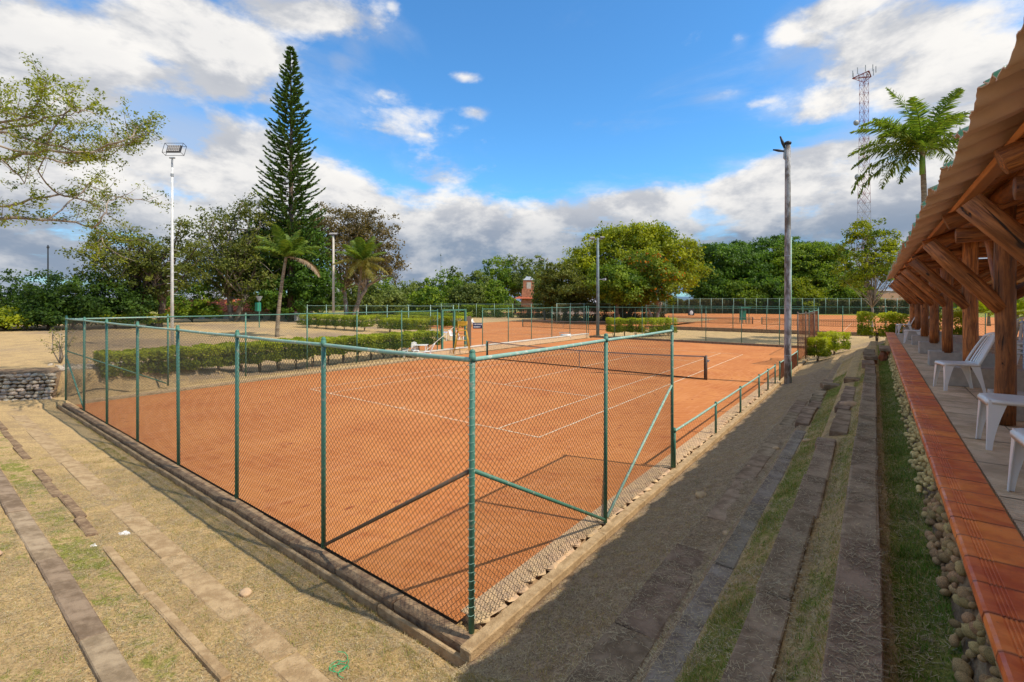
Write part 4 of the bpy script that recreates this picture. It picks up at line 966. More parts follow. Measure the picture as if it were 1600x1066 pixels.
tree('speckled_tree', 'dark tree with pale clumps under the left side of the huge yellow-green tree', B_, [lobe(880, 447, 80, 4.0, 4.0), lobe(915, 455, 80, 4.4, 3.0), lobe(862, 460, 80, 2.4, 2.4)], 300, 70, .20, .85, L_OL, tr=.3, shell=.5, seed=6)
# dark spreading trees on the right
for i, (px, py, d, rx, rz, lab, sd_, lm) in enumerate([(1130, 415, 150, 12.5, 7.0, 'dark flat-topped spreading tree right of the huge yellow-green tree', 8, L_DG), (1195, 402, 160, 17, 6.5, 'widest dark umbrella-shaped tree, behind the others on the right', 9, L_DG), (1262, 412, 146, 12.0, 6.5, 'dark umbrella tree just right of the concrete lamp pole', 10, L_MG)]):
    B_ = at(px, 480, d); B_.z = 0
    tree('spreading_tree', lab, B_, [lobe(px, py, d, rx, rz), lobe(px - 25, py + 22, d - 2, rx * .6, rz * .8), lobe(px + 30, py + 18, d - 2, rx * .6, rz * .8), lobe(px + 5, py - 12, d, rx * .85, 2.2)], 400, 85, .36, 1.9, lm, tr=.6, shell=.65, seed=sd_, flat=.55, tonebias=-.02)
for i, (px, d, w_, h_) in enumerate([(1105, 140, 5.2, 13.0), (1150, 137, 5.8, 9.5), (1195, 136, 6, 11.0), (1240, 135, 5.4, 9.5), (1285, 137, 5.4, 13.0), (1325, 142, 5.0, 9.5)]):
    B_ = at(px, 480, d); B_.z = 0
    tree('bushy_tree', ['dark round bushy tree below the flat-topped tree, leftmost of its row', 'second round bushy tree from the left above the tall far fence', 'round bushy tree under the widest umbrella tree', 'bushy tree directly behind the concrete lamp pole', 'bushy tree right of the concrete lamp pole', 'last bushy tree before the orange wall'][i], B_,
         [((B_.x, B_.y, h_ * .62), (w_, w_, h_ * .42)), ((B_.x + 1.8, B_.y, h_ * .40), (w_ * 1.05, w_, h_ * .36))], 260, 70, .30, 1.2, [L_DG, L_MG, L_DG, L_YG, L_MG, L_YG][i], tr=.25, shell=.6, seed=30 + i, group='bushy trees above the far fence')
# light tree near the tower
B_ = at(1362, 505, 44); B_.z = h1(B_.x, B_.y)
tree('slender_tree', 'airy young tree with pale trunk in front of the red and white tower', B_, [lobe(1352, 400, 44, 2.5, 3.1), lobe(1335, 430, 44, 1.9, 1.3), lobe(1388, 420, 44, 2.0, 2.0), lobe(1350, 362, 44, 1.5, 1.3), lobe(1395, 380, 44, 1.3, 1.0)], 230, 42, .115, .42, L_YG, M_BARKP, tr=.13, shell=.25, seed=12, nlimb=50, twig=2, tonebias=-.05)
# pine
def norfolk(label, base, H, rad, seed=1):
    rng = np.random.default_rng(seed); th = empty('norfolk_pine', base, label, 'tree'); q = MB()
    q.tube([(0, 0, -.3), (.1, 0, H * .3), (0, .1, H * .7), (0, 0, H)], [.42, .34, .17, .03], 9)
    Cs = []; Ds = []; nwh = 50
    for k in range(nwh):
        f = k / (nwh - 1); z = H * (.20 + .795 * f ** 1.0); R0 = rad * (1 - f) ** .72 * (1.0 if f > .08 else .85) + .12
        nb = 7 if f < .8 else 5; a0 = rng.uniform(0, 6.28)
        for j in range(nb):
            a = a0 + 6.28 * j / nb + rng.normal() * .12; R1 = R0 * rng.uniform(.72, 1.12) * (1 if rng.random() > .07 else .5); n = 7; pts = []
            for i in range(n + 1):
                t_ = i / n; rr = R1 * t_; zz = z - .10 * R1 * math.sin(t_ * 2.4) + .34 * R1 * t_ ** 2.6
                pts.append(Vector((math.cos(a) * rr, math.sin(a) * rr, zz)))
            q.tube(pts, [.05 * (1 - .8 * i / n) * (1 - .6 * f) + .01 for i in range(n + 1)], 4, False)
            m_ = int(60 + 70 * (1 - f)); tt = rng.uniform(.12, 1, m_) ** .75; ii = np.minimum((tt * n).astype(int), n - 1); fr = tt * n - ii
            Pn = np.array([tuple(p) for p in pts]); c_ = Pn[ii] * (1 - fr)[:, None] + Pn[ii + 1] * fr[:, None]
            rd = np.array([math.cos(a), math.sin(a), 0]); sd_ = np.array([-math.sin(a), math.cos(a), 0])
            sg = rng.choice([-1, 1], m_)[:, None]; dirn = unit(rd * .8 + sd_ * sg * rng.uniform(.1, .8, (m_, 1)) + np.array([0, 0, 1]) * rng.uniform(.2, 1.0, (m_, 1)))
            Cs.append(c_); Ds.append(dirn)
    C = np.concatenate(Cs); D = np.concatenate(Ds); n = len(C); L = rng.uniform(.22, .55, (n, 1)) * 1.1; wv = .05
    side = unit(np.cross(D, rng.normal(size=(n, 3))))
    V = np.stack([C - side * wv * .6, C + D * L * .5 - side * wv * 1.5, C + D * L, C + D * L * .5 + side * wv * 1.5], 1)
    link('crown', quads_mesh('crown', V, L_PINE, {'tone': np.clip(.45 + .25 * rng.normal(size=n), 0, 1)}), th)
    q.build('trunk', M_BARK, th, True); return th
B_ = at(454, 500, 60); B_.z = .9
norfolk('tall pointed dark green pine rising far above every other tree', B_, at(460, 76, 60).z - B_.z, 4.7, 5)
# dense dark mass at the foot of the pine
B_ = at(425, 500, 62); B_.z = .9
tree('fig_tree', 'dense dark green tree below the tall pine', B_, [lobe(425, 400, 62, 4.6, 5.0), lobe(470, 420, 61, 3.8, 4.8), lobe(400, 440, 61, 3.4, 3.4), lobe(460, 375, 62, 3.4, 2.6), lobe(495, 445, 60, 3.2, 3.2), lobe(455, 465, 59, 4.4, 2.2)], 460, 80, .19, .85, L_DG, tr=.5, shell=.5, seed=14, tonebias=-.02)
B_ = at(365, 505, 58); B_.z = .9
tree('grey_green_tree', 'large sparse grey-green tree with pale branches left of the pine', B_, [lobe(345, 390, 58, 5.0, 5.2), lobe(390, 375, 58, 4.6, 5.0), lobe(320, 425, 58, 3.8, 3.6), lobe(385, 430, 57, 4.2, 3.6), lobe(395, 325, 58, 2.6, 1.8)], 430, 40, .155, .85, L_OL, M_BARKP, tr=.45, shell=.35, seed=15, nlimb=70, twig=2, trunks=2, tonebias=-.08)
B_ = at(545, 500, 68); B_.z = .9
tree('brownish_tree', 'sparse brownish tree right of the pine behind the coconut palm', B_, [lobe(545, 385, 68, 5.4, 5.6), lobe(590, 390, 68, 4.0, 4.4), lobe(520, 355, 68, 4.2, 3.2), lobe(572, 350, 68, 3.0, 2.2), lobe(605, 415, 68, 2.6, 2.6)], 430, 42, .165, .85, L_BR, M_BARKP, tr=.4, shell=.45, seed=16, nlimb=70, twig=1, trunks=2)
# tree with forking trunk on the left
B_ = at(243, 507, 46); B_.z = 1.0
tree('forked_tree', 'tree with thick forked trunk behind the left hedge, next to the white lamp pole', B_, [lobe(215, 395, 46, 3.8, 2.6), lobe(175, 420, 45, 3.2, 2.2), lobe(270, 405, 46, 3.6, 2.8), lobe(240, 430, 45, 3.2, 2.2), lobe(165, 375, 45, 2.0, 1.2), lobe(290, 360, 46, 1.6, 1.4)], 300, 46, .13, .62, L_OL, M_BARK, tr=.42, shell=.3, seed=17, nlimb=60, twig=2, trunks=2, tonebias=-.02)
# left bushes
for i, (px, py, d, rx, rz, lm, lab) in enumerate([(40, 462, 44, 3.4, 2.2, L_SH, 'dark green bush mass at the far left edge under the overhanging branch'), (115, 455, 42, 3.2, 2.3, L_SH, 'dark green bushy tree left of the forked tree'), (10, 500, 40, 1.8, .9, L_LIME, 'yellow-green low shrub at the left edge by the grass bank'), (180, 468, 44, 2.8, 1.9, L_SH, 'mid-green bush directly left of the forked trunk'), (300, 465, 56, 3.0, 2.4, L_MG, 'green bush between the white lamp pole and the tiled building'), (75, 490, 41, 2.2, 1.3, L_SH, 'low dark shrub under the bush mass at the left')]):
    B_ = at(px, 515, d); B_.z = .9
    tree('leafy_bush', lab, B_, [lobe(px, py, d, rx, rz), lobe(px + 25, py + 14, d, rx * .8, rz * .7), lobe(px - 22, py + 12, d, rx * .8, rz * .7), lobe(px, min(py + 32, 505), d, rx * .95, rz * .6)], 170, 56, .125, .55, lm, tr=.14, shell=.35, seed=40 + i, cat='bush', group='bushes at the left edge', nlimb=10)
# far tree line in separate trees
far = [(590, 452, 120, 4.5, 3.5), (625, 462, 112, 3.6, 2.6), (655, 458, 118, 4, 3), (690, 452, 116, 4.5, 4), (715, 447, 124, 4, 4.5), (745, 450, 120, 4.2, 4.2), (775, 432, 130, 6, 5.5), (805, 428, 134, 6, 5.5), (835, 432, 128, 5.5, 5.2), (770, 458, 108, 3.8, 3), (730, 462, 106, 3.6, 2.6), (860, 452, 100, 3.4, 3.2), (670, 466, 104, 3.4, 2.2), (605, 468, 100, 3.2, 2.2), (570, 462, 96, 3, 3)]
names_ = ['left end of the far tree line', 'left part, low', 'left part, rounded', 'below the faint mast', 'right of the faint mast', 'between the mast and the tall far trees', 'tall, left of the red clock tower', 'tallest, behind the red clock tower', 'tall, right of the red clock tower', 'short, in front of the tall far trees', 'short, above the blue sign', 'beside the grey lamp pole near the grey roof', 'low, right of the left part', 'low, right of the second coconut palm', 'directly behind the second coconut palm']
for i, (px, py, d, rx, rz) in enumerate(far):
    B_ = at(px, 480, d); B_.z = 0
    tree('distant_tree', 'distant green tree in the far line: ' + names_[i], B_, [lobe(px, py, d, rx, rz), lobe(px + 8, py + 12, d, rx * .9, rz * .8), lobe(px - 10, py + 14, d, rx * .8, rz * .8)], 130, 46, .30, 1.0, L_FAR if i % 3 else L_MG, tr=.25, shell=.55, seed=60 + i, group='trees of the far line', nlimb=8)
# woodland that closes the horizon
rng = np.random.default_rng(77); n = 70000
azr = rng.uniform(-1.75, .75, n); dist = rng.uniform(185, 225, n) + 10 * np.sin(azr * 9)
hh = (4.2 + 1.6 * np.sin(azr * 23) + 1.1 * np.sin(azr * 57 + 1) + .8 * np.sin(azr * 131)) 
z = hh * rng.random(n) ** .6
C = np.stack([np.sin(azr) * dist, np.cos(azr) * dist, z], 1)
wd = quads_mesh('woodland', leaf_quads(C, .75 * rng.uniform(.5, 1.4, n), unit(rng.normal(size=(n, 3)) + np.array([0, 0, .8]))), L_FAR, {'tone': np.clip(.4 + .25 * np.sin(azr * 140) * rng.random(n) + .2 * rng.normal(size=n), 0, 1)})
tag(link('woodland', wd), 'far green woodland closing the horizon behind the courts', 'woodland', kind='stuff')

# overhanging branches, upper left
def hanging():
    th = empty('overhanging_tree', tuple(gz(at(-330, 600, 15))), 'bare-twigged tree with yellow-green leaf tufts reaching in from the left edge', 'tree')
    o = Vector(th.location); q = MB(); rng = np.random.default_rng(4); rr = random.Random(4); tips = []
    root = at(-330, 430, 15) - o
    q.tube([(0, 0, -.3), root * .5 + Vector((.1, .2, 0)), root, at(-300, 250, 15) - o, at(-280, 100, 15.5) - o], [.30, .24, .2, .14, .07], 9)
    mains = [([(-330, 430), (-150, 290), (0, 250), (70, 236), (140, 238), (200, 215), (225, 190)], 15, .07), ([(-310, 330), (-120, 210), (0, 204), (60, 222), (130, 240), (190, 228), (222, 212)], 14, .05), ([(-330, 430), (-150, 350), (0, 340), (80, 342), (150, 356), (165, 385)], 14.5, .075), ([(-300, 250), (-100, 190), (30, 190), (60, 160), (72, 128)], 13.5, .05),
             ([(-330, 400), (-100, 320), (10, 322), (90, 304), (140, 315), (175, 340)], 16, .05), ([(-300, 280), (-60, 215), (50, 240), (100, 256), (160, 246), (215, 222)], 15.5, .04), ([(0, 250), (40, 285), (48, 245)], 15, .02), ([(0, 204), (60, 190), (110, 172), (150, 178)], 14, .03), ([(60, 222), (100, 180), (130, 172)], 14, .02), ([(80, 342), (140, 290), (175, 300)], 14.5, .02), ([(90, 304), (60, 270), (80, 215)], 15, .02), ([(150, 356), (170, 320), (180, 305), (220, 312)], 14.5, .015),
             ([(-300, 200), (-120, 140), (-10, 150), (20, 180)], 14, .04), ([(-300, 200), (-100, 170), (0, 175), (50, 185), (100, 150)], 14.5, .04)]
    for k, (pl_, d, r) in enumerate(mains):
        pts = []
        for i in range(len(pl_) - 1):
            for s_ in range(4):
                t_ = s_ / 4; pts.append(at(pl_[i][0] + (pl_[i + 1][0] - pl_[i][0]) * t_, pl_[i][1] + (pl_[i + 1][1] - pl_[i][1]) * t_, d + .9 * math.sin(k * 2.1 + i + t_)) - o + Vector((rr.uniform(-1, 1), rr.uniform(-1, 1), rr.uniform(-1, 1))) * .05)
        pts.append(at(*pl_[-1], d + .9 * math.sin(k * 2.1 + len(pl_) - 1)) - o)
        q.tube(pts, [r * (1 - i / len(pts)) ** .9 + .006 for i in range(len(pts))], 6)
        for i in range(len(pts) // 3, len(pts)):
            for s_ in range(2 if r > .035 else 1):
                dr = Vector((rr.uniform(-1, 1), rr.uniform(-1, 1), rr.uniform(-.5, .9))) + (pts[i] - pts[i - 1]).normalized() * .8; dr.normalize(); L = rr.uniform(.25, .95)
                tw = [pts[i], pts[i] + dr * L * .5 + Vector((0, 0, -.03)), pts[i] + dr * L + Vector((0, 0, .08 * L))]
                q.tube(tw, [.010, .007, .003], 4, False)
                if rr.random() < .85: tips.append(tw[2]); 
                if rr.random() < .5: tips.append(tw[1])
                for m_ in range(2):
                    t2 = tw[1].lerp(tw[2], rr.random()); e2 = t2 + Vector((rr.uniform(-1, 1), rr.uniform(-1, 1), rr.uniform(-.6, .8))) * .22
                    q.tube([t2, e2], [.005, .002], 3, False)
                    if rr.random() < .5: tips.append(e2)
    q.build('branches', M_BARKP, th, True)
    T = np.array([tuple(t_) for t_ in tips]); n = len(T); per = 22; idx = np.repeat(np.arange(n), per)
    C = T[idx] + rng.normal(size=(n * per, 3)) * np.array([.095, .095, .07]); nr = unit(rng.normal(size=(n * per, 3)) + np.array([0, 0, .9]))
    tone = np.clip(.5 + .28 * rng.normal(size=n)[idx] + .15 * rng.normal(size=n * per), 0, 1)
    link('foliage', quads_mesh('foliage', leaf_quads(C, rng.uniform(.03, .062, n * per), nr, .42), L_LIT, {'tone': tone}), th)
hanging()

# bare shrub by the stone wall
def twiggy(label, base, H, n, seed):
    th = empty('bare_shrub', base, label, 'shrub'); q = MB(); rr = random.Random(seed); tips = []
    for k in range(n):
        a = rr.uniform(0, 6.28); r = rr.uniform(.1, .5) * H; tip = Vector((math.cos(a) * r, math.sin(a) * r, H * rr.uniform(.6, 1)))
        p_ = branchy(q, (0, 0, -.05), tip, .028, .006, .1, 5, seed + k, 5); tips.append(tip)
        for j in range(4):
            s_ = p_[rr.randrange(2, 6)]; e_ = s_ + Vector((rr.uniform(-1, 1), rr.uniform(-1, 1), rr.uniform(0, 1))) * H * .22; q.tube([s_, e_], [.009, .003], 4, False); tips.append(e_)
    q.build('stems', M_BARKP, th, True); T = np.array([tuple(t_) for t_ in tips]); rng = np.random.default_rng(seed); C = np.repeat(T, 8, 0) + rng.normal(size=(len(T) * 8, 3)) * .06
    link('foliage', quads_mesh('foliage', leaf_quads(C, rng.uniform(.02, .045, len(C)), unit(rng.normal(size=C.shape))), L_OL, {'tone': rng.random(len(C))}), th)
p_ = at(94, 565, 20); twiggy('small bare shrub on the stone bank by the left corner post', (p_.x, p_.y, h1(p_.x, p_.y)), 1.5, 9, 2)

# palms
def frond_mesh(L, droop, wid, rng, nl=34, rise=.5, name='frond', mat=None, side=.0, narrow=1.0, hang=.6, plume=0.0):
    """a frond leaving the origin along +X"""
    q = MB(); n = 12; pts = []
    ang = rise; p = Vector((0, 0, 0)); yb = 0
    for i in range(n + 1):
        pts.append(p.copy()); ang_ = rise - droop * (i / n) ** 1.3; p = p + Vector((math.cos(ang_), side * i / n, math.sin(ang_))) * (L / n)
    Q = np.array([tuple(x) for x in pts]); V = []; tone = []
    r0 = .022 * L / 3 + .008
    for k in range(4):   # rachis as thin quads
        for i in range(n):
            o0 = np.array([0, math.cos(k * 1.57), math.sin(k * 1.57)]) * r0 * (1 - i / n * .85); o1 = np.array([0, math.cos((k + 1) * 1.57), math.sin((k + 1) * 1.57)]) * r0 * (1 - i / n * .85)
            V.append([Q[i] + o0, Q[i + 1] + o0 * .9, Q[i + 1] + o1 * .9, Q[i] + o1]); tone.append(.8)
    for sgn in (-1, 1):
        for k in range(nl):
            t_ = .10 + .90 * (k + rng.random() * .5) / nl; u = min(t_, .999) * n; i = int(u); f = u - i; b_ = Q[i] * (1 - f) + Q[i + 1] * f; tg = unit((Q[i + 1] - Q[i])[None])[0]
            sidev = np.array([0, sgn, 0.]); ll = wid * (math.sin(math.pi * min(1, .12 + t_ * .86)) ** .6) * rng.uniform(.85, 1.1)
            d1 = unit((tg * .55 + sidev * narrow + np.array([0, 0, .12 - rng.uniform(0, .25) + plume * rng.uniform(-.9, .9)]))[None])[0]; d2 = unit((d1 + np.array([0, 0, -hang * 1.5]) + rng.normal(size=3) * .08)[None])[0]
            wv = (.040 if plume > .5 else .026) * (wid / .6) ** .5; wn = np.cross(d1, [0, 0, 1.]); wn = wn / (np.linalg.norm(wn) + 1e-6) * wv
            m1 = b_ + d1 * ll * .5; e1 = m1 + d2 * ll * .5
            V.append([b_ - wn * .6, m1 - wn, m1 + wn, b_ + wn * .6]); V.append([m1 - wn, e1 - wn * .1, e1 + wn * .1, m1 + wn]); to = rng.uniform(.1, .9); tone += [to, to]
    return quads_mesh(name, np.array(V), mat, {'tone': tone})
def palm(label, base, top, fronds, tr, mat, shaft=None, seed=1, name='coconut_palm', wid=.65, extra=None, group=None):
    rng = np.random.default_rng(seed); base = Vector(base); top = Vector(top); th = empty(name, base, label, 'palm tree', group); q = MB()
    H = top - base; n = 26; P = [Vector((H.x * (i / n) ** 1.6, H.y * (i / n) ** 1.6, H.z * i / n)) for i in range(n + 1)]; P[0].z = -.2
    q.tube(P, [tr * (1.5 if i == 0 else 1.15 - .4 * i / n) * (1 + .05 * (i % 2)) for i in range(n + 1)], 10); q.build('trunk', M_PALMB, th, True)
    if shaft:
        q = MB(); q.tube([H - Vector((0, 0, shaft)), H - Vector((0, 0, shaft * .4)), H + Vector((0, 0, .3))], [tr * .85, tr * .9, tr * .4], 10); q.build('crownshaft', M_SHAFT, th, True)
    for k, (a, rise, L, droop, mt) in enumerate(fronds):
        me_ = frond_mesh(L, droop, wid * rng.uniform(.85, 1.1), rng, 62, 0.0, 'frond', mt or mat, side=rng.uniform(-.15, .15), hang=.35 if shaft else .7, plume=1.0 if shaft else .25)
        link('frond', me_, th, H, (0, -rise, a))
    if extra: extra(th, H)
    return th
def ring(n, seed, L, rises, droops, mats=None):
    rr = random.Random(seed); out = []
    for i in range(n):
        f = i / (n - 1); a = i * 2.399963; rise = rises[0] + (rises[1] - rises[0]) * f + rr.uniform(-.1, .1); dr = droops[0] + (droops[1] - droops[0]) * f
        mt = None
        if mats and f < mats[0]: mt = mats[1]
        out.append((a, rise, L * rr.uniform(.85, 1.08), dr * rr.uniform(.85, 1.15), mt))
    return out
VR = YAW   # world angle of the picture's "right" direction
b0 = at(433, 530, 36); b0.z = h1(b0.x, b0.y); tp = at(447, 402, 36)
fr = ring(13, 3, 2.2, (.45, 1.45), (.9, .55)) + [(VR + math.pi, .75, 2.0, .5, None), (VR + .2, .65, 2.2, 1.5, None), (VR - .1, -.02, 2.9, 1.25, L_PALMD)]
fr = [(a_, r_ , L_ * 1.12, d_, m_) for a_, r_, L_, d_, m_ in fr]
palm('nearer coconut palm with one dead drooping frond, left of the grey lamp pole', b0, tp, fr, .13, L_PALM, None, 3, wid=.80)
b0 = at(558, 500, 50); b0.z = h1(b0.x, b0.y); tp = at(566, 408, 50)
palm('farther coconut palm with yellowing fronds right of the grey lamp pole', b0, tp, ring(20, 5, 2.9, (-.5, 1.4), (.9, .6), (.45, L_PALMY)), .13, L_PALM, None, 5, wid=.9)
b0 = at(1449, 500, 38); b0.z = 1.2; tp = at(1441, 236, 38)
fr = ring(20, 6, 5.4, (.0, 1.3), (1.4, .8)) + [(VR + math.pi, .35, 6.4, 1.1, None), (VR + math.pi + .35, .6, 6.2, 1.6, None), (VR + math.pi - .25, .0, 6.2, 1.45, None), (VR + math.pi + .1, .9, 6.0, 1.4, None), (VR + math.pi - .5, -.2, 5.6, 1.2, None), (VR, .6, 6.2, .9, None), (VR - .3, .35, 6.0, 1.0, None), (VR + 2.6, 1.40, 6.2, .5, None), (VR + .2, 1.25, 6.2, .6, None), (VR + .3, .85, 6.0, .9, None), (VR + math.pi - .3, -.7, 3.0, .8, L_PALM)]
palm('tall royal palm with green crownshaft behind the pavilion roof', b0, tp, fr, .22, L_PALM, 1.9, 7, 'royal_palm', wid=1.0)
for i, (px, py, d) in enumerate([(1590, 485, 34), (1640, 500, 30), (1545, 490, 40), (1520, 488, 44), (1700, 480, 30)]):
    b0 = at(px, py + 25, d); b0.z = 1.6; tp = b0 + Vector((0, 0, .9))
    palm(['bright yellow-green low palm clump seen past the nearest timber post', 'sunny low palm clump behind the right end of the floor', 'low palm clump between the first and second timber posts', 'small low palm clump farthest behind the floor', 'low palm clump beyond the right edge'][i], b0, tp, ring(12, 20 + i, 2.0, (.2, 1.3), (1.1, .7)), .10, L_LIME, None, 20 + i, 'low_palm', wid=.55, group='low palms behind the pavilion')

# ------------------------------------------------------------------ hedges
def hedge(label, a, b_, wdt, zb, zt, lmat, dens=1.0, leaf=.035, seed=1, stems=True, lump=.10, gap=.9, name='hedge', cat='hedge', stem_h=None, group=None):
    """clipped shrubs in a row from a to b_; the foliage sits on short stems"""
    rng = np.random.default_rng(seed); a = np.array(a[:2], float); b_ = np.array(b_[:2], float); L = np.linalg.norm(b_ - a); u = (b_ - a) / L; v = np.array([-u[1], u[0]])
    base = np.array([*(a), 0.]); g0 = h1(*((a + b_) / 2)); th = empty(name, (a[0], a[1], 0), label, cat, group)
    nsh = max(1, int(L / gap)); n = int(nsh * 2600 * dens)
    k = rng.integers(0, nsh, n); cx = (k + .5) / nsh * L
    dr = unit(rng.normal(size=(n, 3))); dr = np.sign(dr) * np.abs(dr) ** .55; mx_ = np.abs(dr).max(1, keepdims=True); dr = dr / np.maximum(mx_, .75)
    rad = rng.uniform(.72, 1.04, (n, 1)); hz = (zt - zb) / 2
    sc = 1 + lump * rng.normal(size=nsh)[k]
    loc = dr * rad * np.array([L / nsh * .60, wdt / 2, hz]); 
    s_ = cx + loc[:, 0]; w_ = loc[:, 1] * sc + .05 * np.sin(s_ * 3.1); z = (zb + zt) / 2 + loc[:, 2] * (1 + (sc - 1) * .6) + .035 * np.sin(s_ * 5.3 + 1)
    x_ = u[0] * s_ + v[0] * w_; y_ = u[1] * s_ + v[1] * w_; gg = hgt(a[0] + x_, a[1] + y_)
    C = np.stack([x_, y_, z + gg * 0 + g0], 1)
    N3 = np.stack([u[0] * dr[:, 0] + v[0] * dr[:, 1], u[1] * dr[:, 0] + v[1] * dr[:, 1], dr[:, 2]], 1)
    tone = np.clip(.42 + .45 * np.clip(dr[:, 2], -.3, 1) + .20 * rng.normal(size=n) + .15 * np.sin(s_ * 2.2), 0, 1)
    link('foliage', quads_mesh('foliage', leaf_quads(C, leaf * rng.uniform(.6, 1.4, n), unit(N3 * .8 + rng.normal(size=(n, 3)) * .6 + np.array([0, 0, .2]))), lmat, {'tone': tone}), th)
    if stems:
        for i in range(nsh):
            q = MB(); rr = random.Random(seed * 100 + i); c_ = np.array([u[0], u[1]]) * ((i + .5) / nsh * L)
            for j in range(4): q.tube([(rr.uniform(-.04, .04), rr.uniform(-.04, .04), -.1), (rr.uniform(-.1, .1), rr.uniform(-.1, .1), zb * .6), (rr.uniform(-.3, .3) * L / nsh, rr.uniform(-.2, .2), (zb + zt) * .5)], [.03, .022, .01], 5, False)
            q.build('stem', M_BARK, th, True, (c_[0], c_[1], g0))
    return th
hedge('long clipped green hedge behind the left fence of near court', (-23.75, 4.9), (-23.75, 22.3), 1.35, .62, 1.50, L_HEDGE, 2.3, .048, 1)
g_ = lambda px, py, z: tuple(gnd(px, py, z))[:2]
hedge('clipped hedge row behind the long hedge, left end near the palm', (-45.5, 25.2), (-36.0, 26.0), 1.4, .35, 1.35, L_HEDGE, .9, .06, 2, gap=1.3)
hedge('short clipped hedge row between the palm and the gate', (-34.8, 26.6), (-30.4, 27.6), 1.3, .35, 1.3, L_HEDGE, .9, .06, 3, gap=1.2)
hedge('hedge of umbrella-shaped clipped shrubs with visible stems, behind the other rows', (-46, 33.5), (-34, 36.5), 1.6, .9, 1.9, L_HEDGE, .7, .07, 4, gap=1.9)
hedge('dark clipped hedge farther back left of the gate', (-54, 44), (-42, 45.5), 1.6, .3, 1.9, L_MG, .7, .07, 5, gap=1.6)
hedge('bright clipped hedge beside the grey lamp pole at the back of near court', (-21.2, 43.6), (-18.6, 45.6), 1.6, .55, 1.9, L_HEDGE, 1.6, .06, 6, gap=1.0)
hedge('small clipped hedge right of the bright hedge at the back', (-18.0, 46.0), (-17.0, 50.0), 1.4, .3, 1.9, L_HEDGE, .9, .06, 7, gap=1.3)
a, c = at(868, 500, 75), at(1035, 500, 80); hedge('tall brown-green creeper hedge behind the left court', a, c, 1.2, .3, 2.9, L_IVY, 1.0, .10, 8, gap=1.6, stems=False)
a, c = at(812, 490, 100), at(870, 490, 95); hedge('low dark hedge in front of the long grey roof', a, c, 1.5, .1, 2.2, L_IVY, .8, .12, 9, gap=2, stems=False)
a, c = at(560, 490, 108), at(800, 490, 100); hedge('dark hedge along the far end of the left court', a, c, 1.5, .1, 2.6, L_MG, .8, .14, 10, gap=3, stems=False)
a, c = at(1034, 490, 134), at(1440, 490, 128); hedge('brownish hedge behind the tall far fence on the right', a, c, 2, .1, 3.9, L_IVY, 1.0, .22, 11, gap=4, stems=False)
a, c = at(160, 498, 42), at(262, 498, 46); hedge('thin yellow-green hedge behind the left corner fence', a, c, 1.0, .4, 1.3, L_HEDGE, .8, .06, 12, gap=1.5)
hedge('nearer lime-green round shrub beside the rusty mesh screen', (-2.6, 31.2), (-2.5, 32.4), 1.0, .35, 1.30, L_LIME, 2.2, .045, 13, gap=1.1, name='lime_shrub', cat='shrub')
hedge('farther lime-green shrub beside the rusty mesh screen', (-2.2, 33.6), (-1.7, 35.6), 1.1, .35, 1.35, L_LIME, 2.0, .045, 14, gap=1.1, name='lime_shrub', cat='shrub')
hedge('lime-green hedge across the far end of the pavilion terrace', (-.55, 29.5), (3.2, 29.5), 1.4, .25, 1.35, L_LIME, 1.8, .045, 15, gap=1.2)
hedge('low green planting beyond the sunny side of the pavilion floor', (12, 14), (6.0, 31), 1.6, .1, 1.0, L_LIME, .8, .07, 16, gap=1.8)
# ------------------------------------------------------------------ stone wall on the left
sw = empty('stone_wall', (-24, 3, 0), 'low retaining wall of grey-brown field stones at the left end of the bank', 'stone wall')
shp = []
for k in range(8):
    b = MB(); b.sphere((0, 0, 0), (1, 1, 1), 8, 5, .16, k + 50); shp.append(b.mesh('stone', M_COBBLEW, True))
W0 = Vector((-23.55, 3.55, 0)); W1 = Vector((-28.2, -2.6, 0)); dW = (W1 - W0); LW = dW.length; uW = dW / LW; nW = Vector((uW.y, -uW.x, 0));
if nW.x < 0: nW = -nW
cnt = 0
for r_ in range(8):
    s_ = .05 * (r_ % 2)
    while s_ < LW and cnt < 298:
        wv = random.uniform(.085, .15)
        p_ = W0 + uW * (s_ + wv) + nW * (-.04 * r_ + .10) + Vector((0, 0, .0 + r_ * .118 + random.uniform(-.02, .02)))
        link('stone', random.choice(shp), sw, p_ - Vector(sw.location), (random.uniform(-.2, .2), random.uniform(-.2, .2), math.atan2(uW.y, uW.x) + random.uniform(-.2, .2)), (wv * 1.05, .12, .068 * random.uniform(.8, 1.2))); cnt += 1
        s_ += wv * 2 + .006
q = MB(); a_ = [W0, W1]; q.add([W0 - nW * .02 + Vector((0, 0, -.1)), W1 - nW * .02 + Vector((0, 0, -.1)), W1 - nW * .42 + Vector((0, 0, .92)), W0 - nW * .42 + Vector((0, 0, .92)), W1 - nW * 1.6 + Vector((0, 0, .92)), W0 - nW * 1.6 + Vector((0, 0, .92))], [(0, 1, 2, 3), (3, 2, 4, 5)])
o = q.build('earth_core', M_CURBD, sw); o.location = -Vector(sw.location)
sw = empty('stone_bank', (-25, 6, 0), 'second tier of loose pale stones on the slope behind the left fence', 'stone bank')
for k in range(150):
    p_ = at(random.uniform(20, 195), random.uniform(560, 600), 20); x_, y_ = -24.0 - abs(random.gauss(0, .8)) - .1, random.uniform(3.9, 6.6)
    s_ = random.uniform(.05, .12)
    link('stone', random.choice(shp), sw, Vector((x_, y_, h1(x_, y_) + s_ * .2)) - Vector(sw.location), (0, random.uniform(-.4, .4), random.uniform(0, 6)), (s_ * 1.3, s_, s_ * .7))

